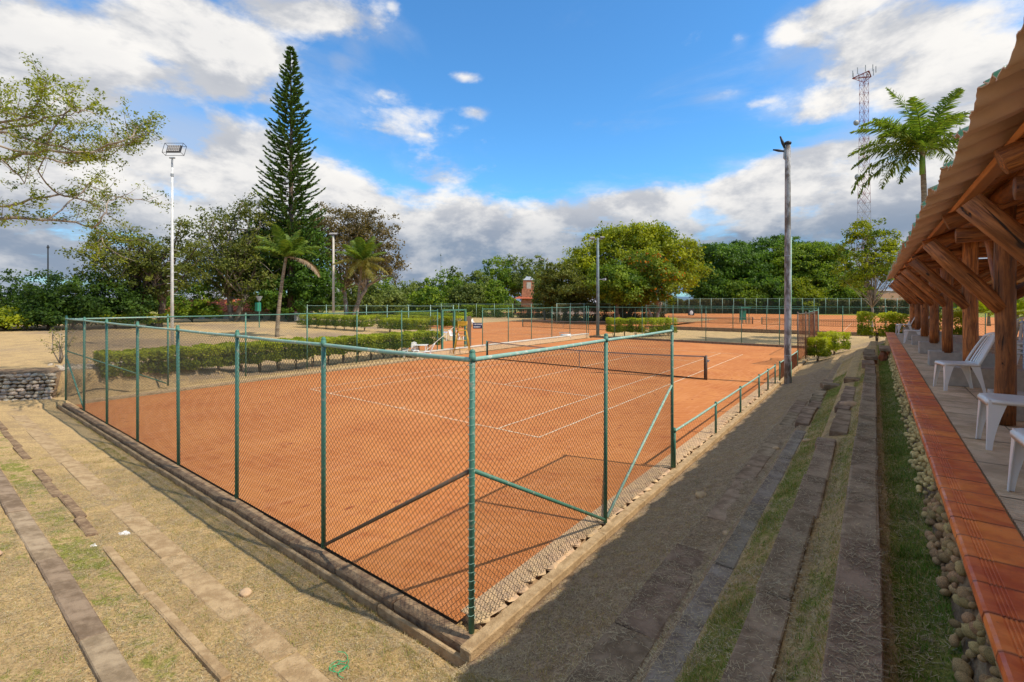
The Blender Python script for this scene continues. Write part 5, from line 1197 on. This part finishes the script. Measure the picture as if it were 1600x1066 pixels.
# ------------------------------------------------------------------ lamp poles
def floodlight(par, p, yaw, tilt, w_=1.3, h_=.75, frame=True):
    Mx = Matrix.Rotation(yaw, 3, 'Z') @ Matrix.Rotation(tilt, 3, 'X')
    q = MB(); q.chamf(p, (w_ * .74, .10, h_ * .74), .012, M=Mx); q.build('lamp_body', M_BLACK, par)
    q = MB()
    for i in range(7):
        for j in range(4): q.chamf(Vector(p) + Mx @ Vector((w_ * .66 * ((i + .5) / 7 - .5), -.058, h_ * .66 * ((j + .5) / 4 - .5))), (w_ * .066, .02, h_ * .125), .003, M=Mx)
    tag(q.build('lamp_lens', M_LENS, par), kind='stuff')
    if frame:
        q = MB(); cs = [Vector(p) + Mx @ Vector((sx_ * w_ / 2, y_, sz * h_ / 2)) for y_ in (-.12, .18) for sx_, sz in ((-1, -1), (1, -1), (1, 1), (-1, 1))]
        for k in range(4):
            q.tube([cs[k], cs[(k + 1) % 4]], .014, 5); q.tube([cs[4 + k], cs[4 + (k + 1) % 4]], .014, 5); q.tube([cs[k], cs[4 + k]], .014, 5)
        q.build('guard_frame', M_BLACK, par)
p_ = at(269, 553, 27); p_.z = h1(p_.x, p_.y); top_ = at(269, 262, 27).z - p_.z
lp = empty('flood_lamp_pole', p_, 'slim white lamp pole with square floodlight rising behind the left hedge', 'lamp pole')
q = MB(); q.tube([(0, 0, -.2), (0, 0, top_ * .5), (0, 0, top_)], [.085, .075, .055], 12); q.build('pole', M_WHITE, lp, True)
q = MB(); q.tube([(0, 0, top_ - .5), (0, 0, top_ - .35)], .085, 10); q.tube([(0, 0, top_), (.0, 0, top_ + .55)], .05, 8); q.chamf((0, 0, top_ + .55), (.3, .1, .08), .01, rz=VR); q.build('bracket', M_GALV, lp)
floodlight(lp, (at(272, 233, 27) - p_), VR, -.35, 1.05, .62)
q = MB()
for k in range(7): zz = 3.2 + k * .42; q.tube([(0, 0, zz), (.28 * math.cos(VR), .28 * math.sin(VR), zz)], .012, 5); q.tube([(0, 0, zz + .2), (-.28 * math.cos(VR), -.28 * math.sin(VR), zz + .2)], .012, 5)
q.build('climbing_pegs', M_WHITE, lp)
p_ = at(521, 505, 50); p_.z = h1(p_.x, p_.y); top_ = at(521, 368, 50).z - p_.z
lp = empty('flood_lamp_pole', p_, 'pale thin lamp pole between the two coconut palms', 'lamp pole')
q = MB(); q.tube([(0, 0, -.2), (0, 0, top_)], [.13, .10], 10); q.build('pole', M_WALLW, lp, True)
floodlight(lp, (0, 0, top_ + .15), VR, -.9, 1.3, .5, False)
q = MB()
for k in range(14): q.tube([(.16 * math.cos(VR), .16 * math.sin(VR), 1.5 + k * .5), (.30 * math.cos(VR), .30 * math.sin(VR), 1.5 + k * .5)], .014, 4)
q.build('climbing_pegs', M_WHITE, lp)
for (px, pyb, d, pyt, r, lab, mt) in [(934, 526, 46.8, 372, .15, 'grey-blue lamp pole beside the bright hedge at the back of near court', M_POLEG), (851, 500, 86, 406, .16, 'distant thin grey lamp pole near the red clock tower', M_POLEG)]:
    p_ = at(px, pyb, d); p_.z = 0; top_ = at(px, pyt, d).z
    lp = empty('flood_lamp_pole', p_, lab, 'lamp pole'); q = MB(); q.tube([(0, 0, -.2), (0, 0, top_ * .5), (0, 0, top_)], [r * 1.1, r, r * .75], 12); q.build('pole', mt, lp, True)
    q = MB(); q.tube([(-.6 * math.cos(VR), -.6 * math.sin(VR), top_ - .15), (.5 * math.cos(VR), .5 * math.sin(VR), top_ - .1)], .04, 6); q.build('lamp_arm', M_GALV, lp)
    floodlight(lp, (-.55 * math.cos(VR), -.55 * math.sin(VR), top_ + .0), VR, -.7, .7, .4, False); floodlight(lp, (.45 * math.cos(VR), .45 * math.sin(VR), top_ + .05), VR, -.9, .6, .35, False)
    q = MB(); q.tube([(0, 0, top_ * .58), (.6 * math.cos(VR), .6 * math.sin(VR), top_ * .58)], .03, 6); q.chamf((.65 * math.cos(VR), .65 * math.sin(VR), top_ * .58), (.3, .2, .2), .01); q.build('side_lamp', M_GALV, lp)
# concrete pole with two arm lamps
p_ = Vector((-2.92, 23.0, .0)); lp = empty('concrete_lamp_pole', p_, 'tall stained concrete pole with two small arm lamps at the end of the low rail', 'lamp pole')
top_ = 10.15; q = MB(); q.tube([(0, 0, -.2)] + [(0, 0, top_ * k / 6) for k in range(1, 7)], [.138 - .0055 * k for k in range(7)], 16); q.build('pole', M_POLEC, lp, True)
ex = Vector((math.cos(VR), math.sin(VR), 0))
q = MB(); q.tube([ex * .17 - Vector((.05, .1, 0)) + Vector((0, 0, 0)), ex * .19 - Vector((.05, .1, 0)) + Vector((0, 0, 6.2))], .045, 8); q.build('conduit_pipe', M_GREENL, lp, True)
q = MB(); q.tube([ex * .17 - Vector((.05, .1, -.0)), ex * .17 - Vector((.05, .1, -.95))], .062, 8); q.build('conduit_sleeve', M_GREEN, lp, True)
q = MB(); q.tube([(0, 0, top_ - .75), -ex * .15 + Vector((0, 0, top_ - .6)), -ex * .12 + Vector((0, 0, top_ - .1)), -ex * .02 + Vector((0, 0, top_ + .02))], .04, 8); q.build('arm', M_GALV, lp, True)
for a0, a1 in (((-.13, .1 - .42), (-.62, -.25)), ((-.10, -.25), (-.32, .32))):
    A = ex * a0[0] + Vector((0, 0, top_ + a0[1])); Bq = ex * a1[0] + Vector((0, 0, top_ + a1[1])); q = MB(); q.tube([A, A.lerp(Bq, .5), Bq], [.035, .06, .03], 8); q.build('lamp_head', M_BLACK, lp, True)
q = MB(); q.sphere(Vector((0, 0, top_ + .02)), (.15, .15, .10), 10, 6); q.build('pole_cap', M_BLACK, lp, True)
for k in (1.2, 3.3, 5.4): q = MB(); q.tube([(0, 0, k), (0, 0, k + .03)], (.142 - k * .0035), 14); q.build('strap', M_GALV, lp)
# green garden lamp
p_ = at(405, 512, 46); p_.z = h1(p_.x, p_.y); lp = empty('garden_lamp', p_, 'small green garden lamp with box behind the left lawn', 'garden lamp')
q = MB(); q.tube([(0, 0, 0), (0, 0, 2.6)], .05, 8); q.build('post', M_GREEN, lp); q = MB(); q.tube([(0, 0, 2.6), (0, 0, 3.05)], [.1, .3], 10); q.build('lamp_shade', M_GALV, lp); q = MB(); q.chamf((-.25, 0, 2.0), (.55, .35, .85), .02); q.build('box', M_GRN2, lp)

# ------------------------------------------------------------------ umpire chair, sign, court furniture
uc = empty('umpire_chair', gnd(722, 553), 'yellow steel umpire chair by the gate', 'umpire chair', rz=VR)
def fr(a, b_, nm, r=.035, mt=M_YEL): q = MB(); q.tube([a, b_], r, 6); q.build(nm, mt, uc, True)
for sx_ in (-1, 1):
    fr((sx_ * .55, -.45, 0), (sx_ * .28, -.15, 1.55), 'leg'); fr((sx_ * .55, .45, 0), (sx_ * .28, .15, 1.55), 'leg')
    fr((sx_ * .28, -.25, 1.75), (sx_ * .28, .25, 1.75), 'armrest', .03); fr((sx_ * .28, .2, 1.5), (sx_ * .30, .3, 2.15), 'back_post', .03)
for k, z in enumerate((.3, .6, .9, 1.2)): fr((-.5 + .17 * z, -.40 + .19 * z, z), (.5 - .17 * z, -.40 + .19 * z, z), 'rung', .025)
q = MB(); q.chamf((0, 0, 1.56), (.6, .5, .05), .01); q.build('seat', M_YEL, uc); q = MB(); q.chamf((0, .27, 2.0), (.6, .04, .3), .01); q.build('backrest', M_YEL, uc)
sg = empty('court_sign', at(746, 509, 35.5), 'small navy sign plate with pale lettering on the court fence', 'sign', rz=VR)
q = MB(); q.chamf((0, 0, 0), (.68, .03, .44), .005); q.build('plate', M_NAVY, sg)
q = MB()
for r_, row in enumerate(((.05, .10, .04, .09, .07, .11), (.09, .05, .11, .06, .08))):
    x = -.28
    for w_ in row: q.box((x + w_ / 2, -.019, .10 - r_ * .19), (w_, .006, .10)); x += w_ + .03
tag(q.build('lettering', M_WHITE, sg), kind='stuff')
for k, (px, py, rz, lab) in enumerate([(649, 558, VR + 2.0, 'white court chair left of the table beside the far hedge'), (668, 560, VR + .2, 'white court chair right of the table beside the far hedge'), (630, 558, VR + 1.2, 'leftmost white court chair at the end of the long hedge')]):
    chair(gnd(px, py, .02), rz, lab, 'white chairs on the court side')
def table(loc, label, mat, w_=.8, h_=.72):
    th = empty('plastic_table', loc, label, 'table', rz=VR); q = MB(); q.chamf((0, 0, h_), (w_, w_, .03), .01); q.build('table_top', mat, th)
    for sx_ in (-1, 1):
        for sy in (-1, 1): q = MB(); q.tube([(sx_ * w_ * .42, sy * w_ * .42, 0), (sx_ * w_ * .40, sy * w_ * .40, h_)], .022, 6); q.build('leg', M_WHITEP, th)
table(gnd(658, 557, .02), 'white plastic table between the court chairs', M_WHITEP)
t_ = gnd(692, 532, .05); table(t_, 'pale blue table with chairs on the left court behind the gate', M_BLUEP, .9)
for k, dx in enumerate((-1.1, .9, 1.6)): chair((t_.x + dx * math.cos(VR), t_.y + dx * math.sin(VR), .03), VR + 1.5 + k, ['white chair left of the pale blue table', 'white chair just right of the pale blue table', 'outer white chair right of the pale blue table'][k], 'white chairs round the blue table')
t_ = gnd(715, 508, .05); table(t_, 'white table far away on the left court', M_WHITEP, 1.2)
for k, dx in enumerate((-1.6, 1.3, 2.2)): chair((t_.x + dx * math.cos(VR), t_.y + dx * math.sin(VR), .03), VR + k, ['chair left of the far white table', 'chair right of the far white table', 'outer chair right of the far white table'][k], 'chairs round the far table')
rl = empty('court_roller', gnd(884, 529, .05), 'white court roller lying by the back left of near court', 'roller', rz=VR)
q = MB(); q.tube([(-.45, 0, .22), (.45, 0, .22)], .2, 14); q.build('drum', M_WHITE, rl, True)
q = MB(); q.tube([(-.5, 0, .22), (-.5, .8, .5), (.5, .8, .5), (.5, 0, .22)], .02, 6); q.build('handle', M_GALV, rl)
st = empty('green_stand', at(1163, 500, 76), 'small green shelter stand between the far courts', 'stand', rz=VR); st.location.z = 0
for sx_ in (-1, 1):
    for sy in (-1, 1): q = MB(); q.tube([(sx_ * .5, sy * .5, 0), (sx_ * .5, sy * .5, 2.4)], .05, 6); q.build('post', M_GREEN, st)
q = MB(); q.chamf((0, 0, 2.45), (1.5, 1.4, .08), .01); q.build('roof', M_GRN2, st); q = MB(); q.chamf((0, .5, 1.2), (1.0, .05, 1.5), .01); q.build('back_panel', M_GRN2, st)
bd = empty('round_target', at(1080, 488, 74), 'dark panel with white disc on the far court fence', 'panel', rz=VR)
q = MB(); q.chamf((0, 0, 0), (.95, .06, 1.0), .01); q.build('board', M_BLACK, bd); q = MB(); q.sphere((0, -.05, -.1), (.28, .02, .36), 12, 6); q.build('disc', M_WHITE, bd, True)

# ------------------------------------------------------------------ buildings
def building(name, label, px0, px1, d, z0, ze, zrdg, depth, wall, roof, nwin=6, tiles=False, over=.5):
    a = at(px0, 480, d); c = at(px1, 480, d); L = (c - a).to_2d().length; rz = math.atan2(c.y - a.y, c.x - a.x)
    th = empty(name, ((a.x + c.x) / 2, (a.y + c.y) / 2, z0), label, 'building', rz=rz)
    q = MB(); q.box((0, depth / 2, (ze - z0) / 2), (L, depth, ze - z0)); q.build('wall', wall, th)
    q = MB(); h0, h1_ = ze - z0, zrdg - z0; P = [(-L / 2 - over, -over, h0 - .05), (L / 2 + over, -over, h0 - .05), (L / 2 + over, depth / 2, h1_), (-L / 2 - over, depth / 2, h1_), (-L / 2 - over, depth + over, h0 - .05), (L / 2 + over, depth + over, h0 - .05)]
    P2 = [(x, y, z + .14) for x, y, z in P]
    q.add(P + P2, [(3, 2, 1, 0), (2, 3, 4, 5), (6, 7, 8, 9), (9, 8, 11, 10), (0, 1, 7, 6), (4, 10, 11, 5), (0, 6, 9, 3), (3, 9, 10, 4), (1, 2, 8, 7), (2, 5, 11, 8)])
    if tiles:
        nr_ = int(L / .5)
        for k in range(nr_): x = -L / 2 - over + (k + .5) * (L + 2 * over) / nr_; q.tube([(x, -over, h0 + .10), (x, depth / 2, h1_ + .15)], .10, 5, False)
    q.build('roof', roof, th)
    for k in range(nwin):
        x = -L / 2 + (k + .5) * L / nwin
        q = MB(); q.box((x, -.03, (ze - z0) * .5), (L / nwin * .42, .1, (ze - z0) * .42)); f_ = q.build('window', M_WALLW, th)
        q = MB(); q.box((x, -.09, (ze - z0) * .5), (L / nwin * .36, .03, (ze - z0) * .36)); q.build('pane', M_DARK, f_)
    return th
building('tiled_house', 'long low house with red clay tile roof seen behind the left trees', 272, 460, 66, .6, 2.1, 3.6, 6, M_WALLW, M_ROOFT, 9, True, .9)
building('pink_house', 'small pale pink house with grey gable beyond the red tiled roof', 300, 352, 84, .5, 3.6, 5.2, 5, material('pink_wall', (.45, .25, .20), .9), M_ROOFG, 3)
building('grey_shed', 'long low shed with grey sheet roof left of the huge yellow-green tree', 850, 932, 118, 0, 3.0, 5.0, 8, M_WALLW, M_ROOFG, 7)
building('brick_building', 'dark orange brick building low behind the far right courts', 1316, 1358, 150, 0, 6.6, 7.0, 8, M_BRICK, M_ROOFG, 0, over=.2)
building('orange_building', 'long pale orange rendered building ending behind the pavilion roof', 1359, 1440, 146, 0, 6.6, 7.0, 8, material('pale_orange_render', (.62, .36, .22), .9), M_ROOFG, 0, over=.2)
# red clock tower
p_ = at(826, 480, 120); ct = empty('clock_tower', (p_.x, p_.y, 0), 'small red brick tower with white opening rising above the far hedge', 'tower', rz=VR)
q = MB(); q.box((0, 0, 3.3), (4.2, 4.2, 6.6), taper=.8); q.build('base', M_BRICK, ct)
q = MB(); q.box((0, 0, 6.5), (2.8, 2.8, 4.6)); q.build('shaft', M_BRICK, ct)
q = MB(); q.box((0, -1.43, 7.4), (1.1, .06, 1.6)); q.build('opening', M_WALLW, ct)
q = MB(); q.box((0, 0, 4.6), (8.0, 5.0, 1.0), taper=.3); q.build('roof', M_ROOFT, ct); q = MB(); q.box((0, 0, 9.2), (3.0, 3.0, .9), taper=.3); q.build('cap', M_GALV, ct)
# telecom tower
p_ = at(1350, 480, 150); tt = empty('telecom_tower', (p_.x, p_.y, 0), 'tall red and white lattice mast with dish antennas behind the royal palm', 'tower', rz=VR)
ztop = at(1350, 118, 150).z; nb = 26
for k in range(nb):
    z0, z1 = ztop * k / nb, ztop * (k + 1) / nb; wa = 3.2 - 1.5 * min(1, (k / nb) * 1.25); wb = 3.2 - 1.5 * min(1, ((k + 1) / nb) * 1.25); q = MB()
    ca = [Vector((sx_ * wa / 2, sy * wa / 2, z0)) for sx_, sy in ((-1, -1), (1, -1), (1, 1), (-1, 1))]; cb = [Vector((sx_ * wb / 2, sy * wb / 2, z1)) for sx_, sy in ((-1, -1), (1, -1), (1, 1), (-1, 1))]
    for j in range(4): q.tube([ca[j], cb[j]], .055, 4, False); q.tube([ca[j], cb[(j + 1) % 4]], .032, 4, False); q.tube([ca[(j + 1) % 4], cb[j]], .045, 4, False); q.tube([cb[j], cb[(j + 1) % 4]], .045, 4, False)
    q.build('lattice_section', M_TOWR if k > 15 or (k // 3) % 2 == 0 else M_TOWW, tt)
q = MB()
for j in range(3):
    a = j * 2.094 + .3; a2 = a + 2.094; A = Vector((math.cos(a) * 3.0, math.sin(a) * 3.0, ztop)); Bq = Vector((math.cos(a2) * 3.0, math.sin(a2) * 3.0, ztop)); q.tube([A, Bq], .16, 5); q.tube([A, (0, 0, ztop - 2.2)], .10, 5)
q.build('platform', M_TOWR, tt)
for j in range(9):
    a = j * .7; q = MB(); q.box((math.cos(a) * 3.0, math.sin(a) * 3.0, ztop + 1.0), (.16, .16, 2.0)); q.build('antenna', M_GALV, tt)
for (px, py, r) in ((1341, 277, 1.15), (1338, 192, .9)):
    q = MB(); c_ = at(px, py, 148.5) - Vector(tt.location); c_ = Matrix.Rotation(-VR, 3, 'Z') @ c_; q.sphere(c_, (r, .5, r), 14, 8); q.build('dish', M_GALV, tt, True)
# thin masts
for (px, pyt, d, lab) in ((75, 383, 80, 'thin dark mast above the bushes at the far left'), (689, 396, 130, 'thin faint mast above the far tree line')):
    p_ = at(px, 480, d); q = MB(); zt_ = at(px, pyt, d).z; r = .14 if px < 100 else .10
    q.tube([(0, 0, 0), (0, 0, zt_ - .0)], [r, r * .6], 6); q.chamf((0, 0, zt_ * .97), (.5, .3, .3), .02)
    o = q.build('mast', M_BLACK if px < 100 else M_GALV, loc=(p_.x, p_.y, 0)); tag(o, lab, 'mast')

# ------------------------------------------------------------------ litter and stones
def crumple(name, lab, cat, p, s_, mat, seed, flat=.4):
    rr = random.Random(seed); q = MB(); n = 5; P = [(s_ * (i / n - .5) + rr.uniform(-.2, .2) * s_ / n, s_ * .7 * (j / n - .5) + rr.uniform(-.2, .2) * s_ / n, rr.uniform(0, flat) * s_ * .6) for i in range(n + 1) for j in range(n + 1)]
    q.add(P, [(i * (n + 1) + j, (i + 1) * (n + 1) + j, (i + 1) * (n + 1) + j + 1, i * (n + 1) + j + 1) for i in range(n) for j in range(n)])
    o = q.build(name, mat, loc=p, rot=(0, 0, rr.uniform(0, 6))); tag(o, lab, cat); return o
def on(x, y, dz=.03): return (x, y, h1(x, y) + dz)
crumple('paper_litter', 'crumpled white paper on the dry bank, left of the two pieces', 'litter', on(-8.75, 1.72, .0), .10, M_HULL, 1)
crumple('paper_litter', 'flat torn white paper on the dry bank, right of the two pieces', 'litter', on(-9.0, 2.12, .0), .17, M_HULL, 2, .12)
crumple('paper_litter', 'white scrap on the shaded broken step row', 'litter', on(-.72, 5.0, .03), .10, M_HULL, 3)
q = MB(); rr = random.Random(3)
for k in range(5):
    a = rr.uniform(0, 6); c_ = Vector((rr.uniform(-.15, .15), rr.uniform(-.06, .06), .02)); q.tube([c_ + Vector((math.cos(a + t_ * 2) * .06 * t_, math.sin(a + t_ * 2) * .06 * t_, .01 * math.sin(t_ * 4))) for t_ in np.linspace(0, 2, 8)], .004, 4)
tag(q.build('plastic_ribbon', material('bright_green_plastic', (.02, .40, .16), .5), loc=on(-4.2, 2.68, .0)), 'tangled bright green plastic ribbon on the dry grass near the fence corner', 'litter')
for k, (x, y, s_, lab) in enumerate([(-.41, 12.7, .16, 'flat pale stone in the grass between the step rows'), (-1.62, 11.1, .06, 'small white stone on the brown earth path'), (-1.85, 9.6, .05, 'tiny pale stone on the earth path left of the white one'), (-6.1, 2.62, .07, 'yellowish round stone on the dry grass below the fence'), (-9.2, .78, .09, 'pale round stone at the left edge beside the dark step'), (-2.3, 8.2, .10, 'flat grey stone near the fence curb on the earth path'), (-1.5, 6.6, .07, 'brown stone at the gap of the lowest step band'), (-1.0, 10.4, .07, 'grey stone beside the third step row')]):
    q = MB(); q.sphere((0, 0, 0), (s_ * 1.3, s_, s_ * .55), 9, 6, .12, k); tag(q.build('loose_stone', M_RUBBLE, None, True, loc=on(x, y, s_ * .2), rot=(0, 0, k)), lab, 'stone')

# ------------------------------------------------------------------ grass
def grass(name, label, n, x0, x1, y0, y1, L, wv, gfun, seed, dens=None):
    rng = np.random.default_rng(seed); x = rng.uniform(x0, x1, n); u = rng.random(n); y = y0 + (y1 - y0) * u ** 1.7
    keep = rng.random(n) < dens(x, y); x = x[keep]; y = y[keep]; n = len(x); z = hgt(x, y) - .005
    # follow the relief noise of the terrain sheet
    z = z + smooth_noise(x, y, 4.5, 1) * .018 + smooth_noise(x, y, 14, 2) * .010 + smooth_noise(x, y, 1.2, 3) * .02
    a = rng.uniform(0, 6.28, n); lean = rng.uniform(.3, 1.35, n); l = L * rng.uniform(.4, 1.5, n); tuft = .55 + .45 * smooth_noise(x, y, 30, 12) + .25 * smooth_noise(x, y, 9, 13); l = l * np.clip(tuft, .3, 1.5)
    B = np.stack([x, y, z], 1); d = np.stack([np.cos(a) * np.sin(lean), np.sin(a) * np.sin(lean), np.cos(lean)], 1); s_ = np.stack([-np.sin(a), np.cos(a), np.zeros(n)], 1) * (wv * rng.uniform(.6, 1.3, n))[:, None]
    V = np.stack([B - s_, B + s_, B + d * l[:, None]], 1)
    g = gfun(x, y); tone = np.clip(g * 1.05 - .05 + .38 * rng.normal(size=n), 0, 1)
    tag(link(name, quads_mesh(name, V, L_GRASS, {'tone': tone}, 3)), label, 'grass', kind='stuff')
def notstep(x, y):
    k = np.ones_like(x)
    for a, b_ in ((-.21, .04), (-.76, -.47), (-1.43, -1.12), (-1.99, -1.55)): k = np.where((x > a) & (x < b_) & (y > 1.1), .05, k)
    return k
grass('grass', 'short green and dry grass on the shaded terraces beside the pavilion', 330000, -1.5, .5, 1.6, 26, .065, .0036, green_map, 1, lambda x, y: notstep(x, y) * np.clip(green_map(x, y) * 1.1 + .08, 0, 1))
grass('grass', 'sparse dry grass tufts on the brown earth path', 90000, -3.1, -1.45, 3.0, 22, .05, .0030, lambda x, y: green_map(x, y) * .5, 2, lambda x, y: notstep(x, y) * .55)
grass('grass', 'sunlit dry grass on the front bank before the fence', 420000, -16, -2.6, 3.30, .4, .042, .0034, lambda x, y: green_map(x, y) * .8 + .05, 3, lambda x, y: np.where(((y > 1.08) & (y < 1.35)), .06, np.where((y > 2.18) & (y < 2.52), .35, .8)) * np.clip(1.25 + x / 16, .15, 1))

def straw(name, label, n, x0, x1, y0, y1, seed):
    """dry clippings lying on the steps and the earth"""
    rng = np.random.default_rng(seed); x = rng.uniform(x0, x1, n); y = y0 + (y1 - y0) * rng.random(n) ** 1.5
    keep = smooth_noise(x, y, 7, seed) + .5 * smooth_noise(x, y, 22, seed + 1) > rng.uniform(-.6, .5, n); x = x[keep]; y = y[keep]; n = len(x)
    z = hgt(x, y) + smooth_noise(x, y, 4.5, 1) * .018 + smooth_noise(x, y, 14, 2) * .010 + smooth_noise(x, y, 1.2, 3) * .02
    for (a, b_, c0, c1, zt) in ((-.20, .03, 1.2, 16.4, 1.735), (-.74, -.49, 1.2, 9.4, 1.235), (-1.33, -1.13, 1.2, 11.6, .788), (-1.98, -1.56, 1.2, 6.0, .462)): z = np.where((x > a) & (x < b_) & (y > c0) & (y < c1), zt + .004, z)
    a = rng.uniform(0, 6.28, n); L = rng.uniform(.015, .06, n); w_ = rng.uniform(.0010, .0024, n)
    d = np.stack([np.cos(a), np.sin(a), rng.uniform(-.05, .25, n)], 1) * L[:, None]; s_ = np.stack([-np.sin(a), np.cos(a), np.zeros(n)], 1) * w_[:, None]; B = np.stack([x, y, z + .006], 1)
    V = np.stack([B - s_, B + s_, B + d + s_ * .6, B + d - s_ * .6], 1)
    tag(link(name, quads_mesh(name, V, L_STRAW, {'tone': np.clip(.5 + .35 * rng.normal(size=n), 0, 1)})), label, 'straw', kind='stuff')
straw('straw', 'loose dry grass clippings lying on the shaded steps and path', 120000, -3.1, .35, 1.8, 14, 5)
straw('straw', 'loose dry grass clippings scattered over the sunlit front bank', 110000, -13, -2.6, 3.4, .6, 6)

grass('grass', 'ragged grass tufts hanging over the foot of the front curb and step edges', 26000, -20, -3.2, 3.50, 3.36, .075, .0030, lambda x, y: green_map(x, y) * .5 + .1, 9, lambda x, y: np.clip(.4 + smooth_noise(x, y, 5, 9), 0, 1))
grass('grass', 'taller grass tufts along the sides of the shaded step rows', 40000, -1.12, -.76, 1.8, 18, .10, .0034, lambda x, y: green_map(x, y) * .9, 10, lambda x, y: np.clip(smooth_noise(x, y, 6, 10) * 1.5, 0, 1))
grass('grass', 'taller tufts in the grass strip beside the cobbles', 50000, .08, .36, 1.8, 18, .09, .0034, lambda x, y: green_map(x, y), 11, lambda x, y: np.clip(smooth_noise(x, y, 6, 14) * 1.5, 0, 1))
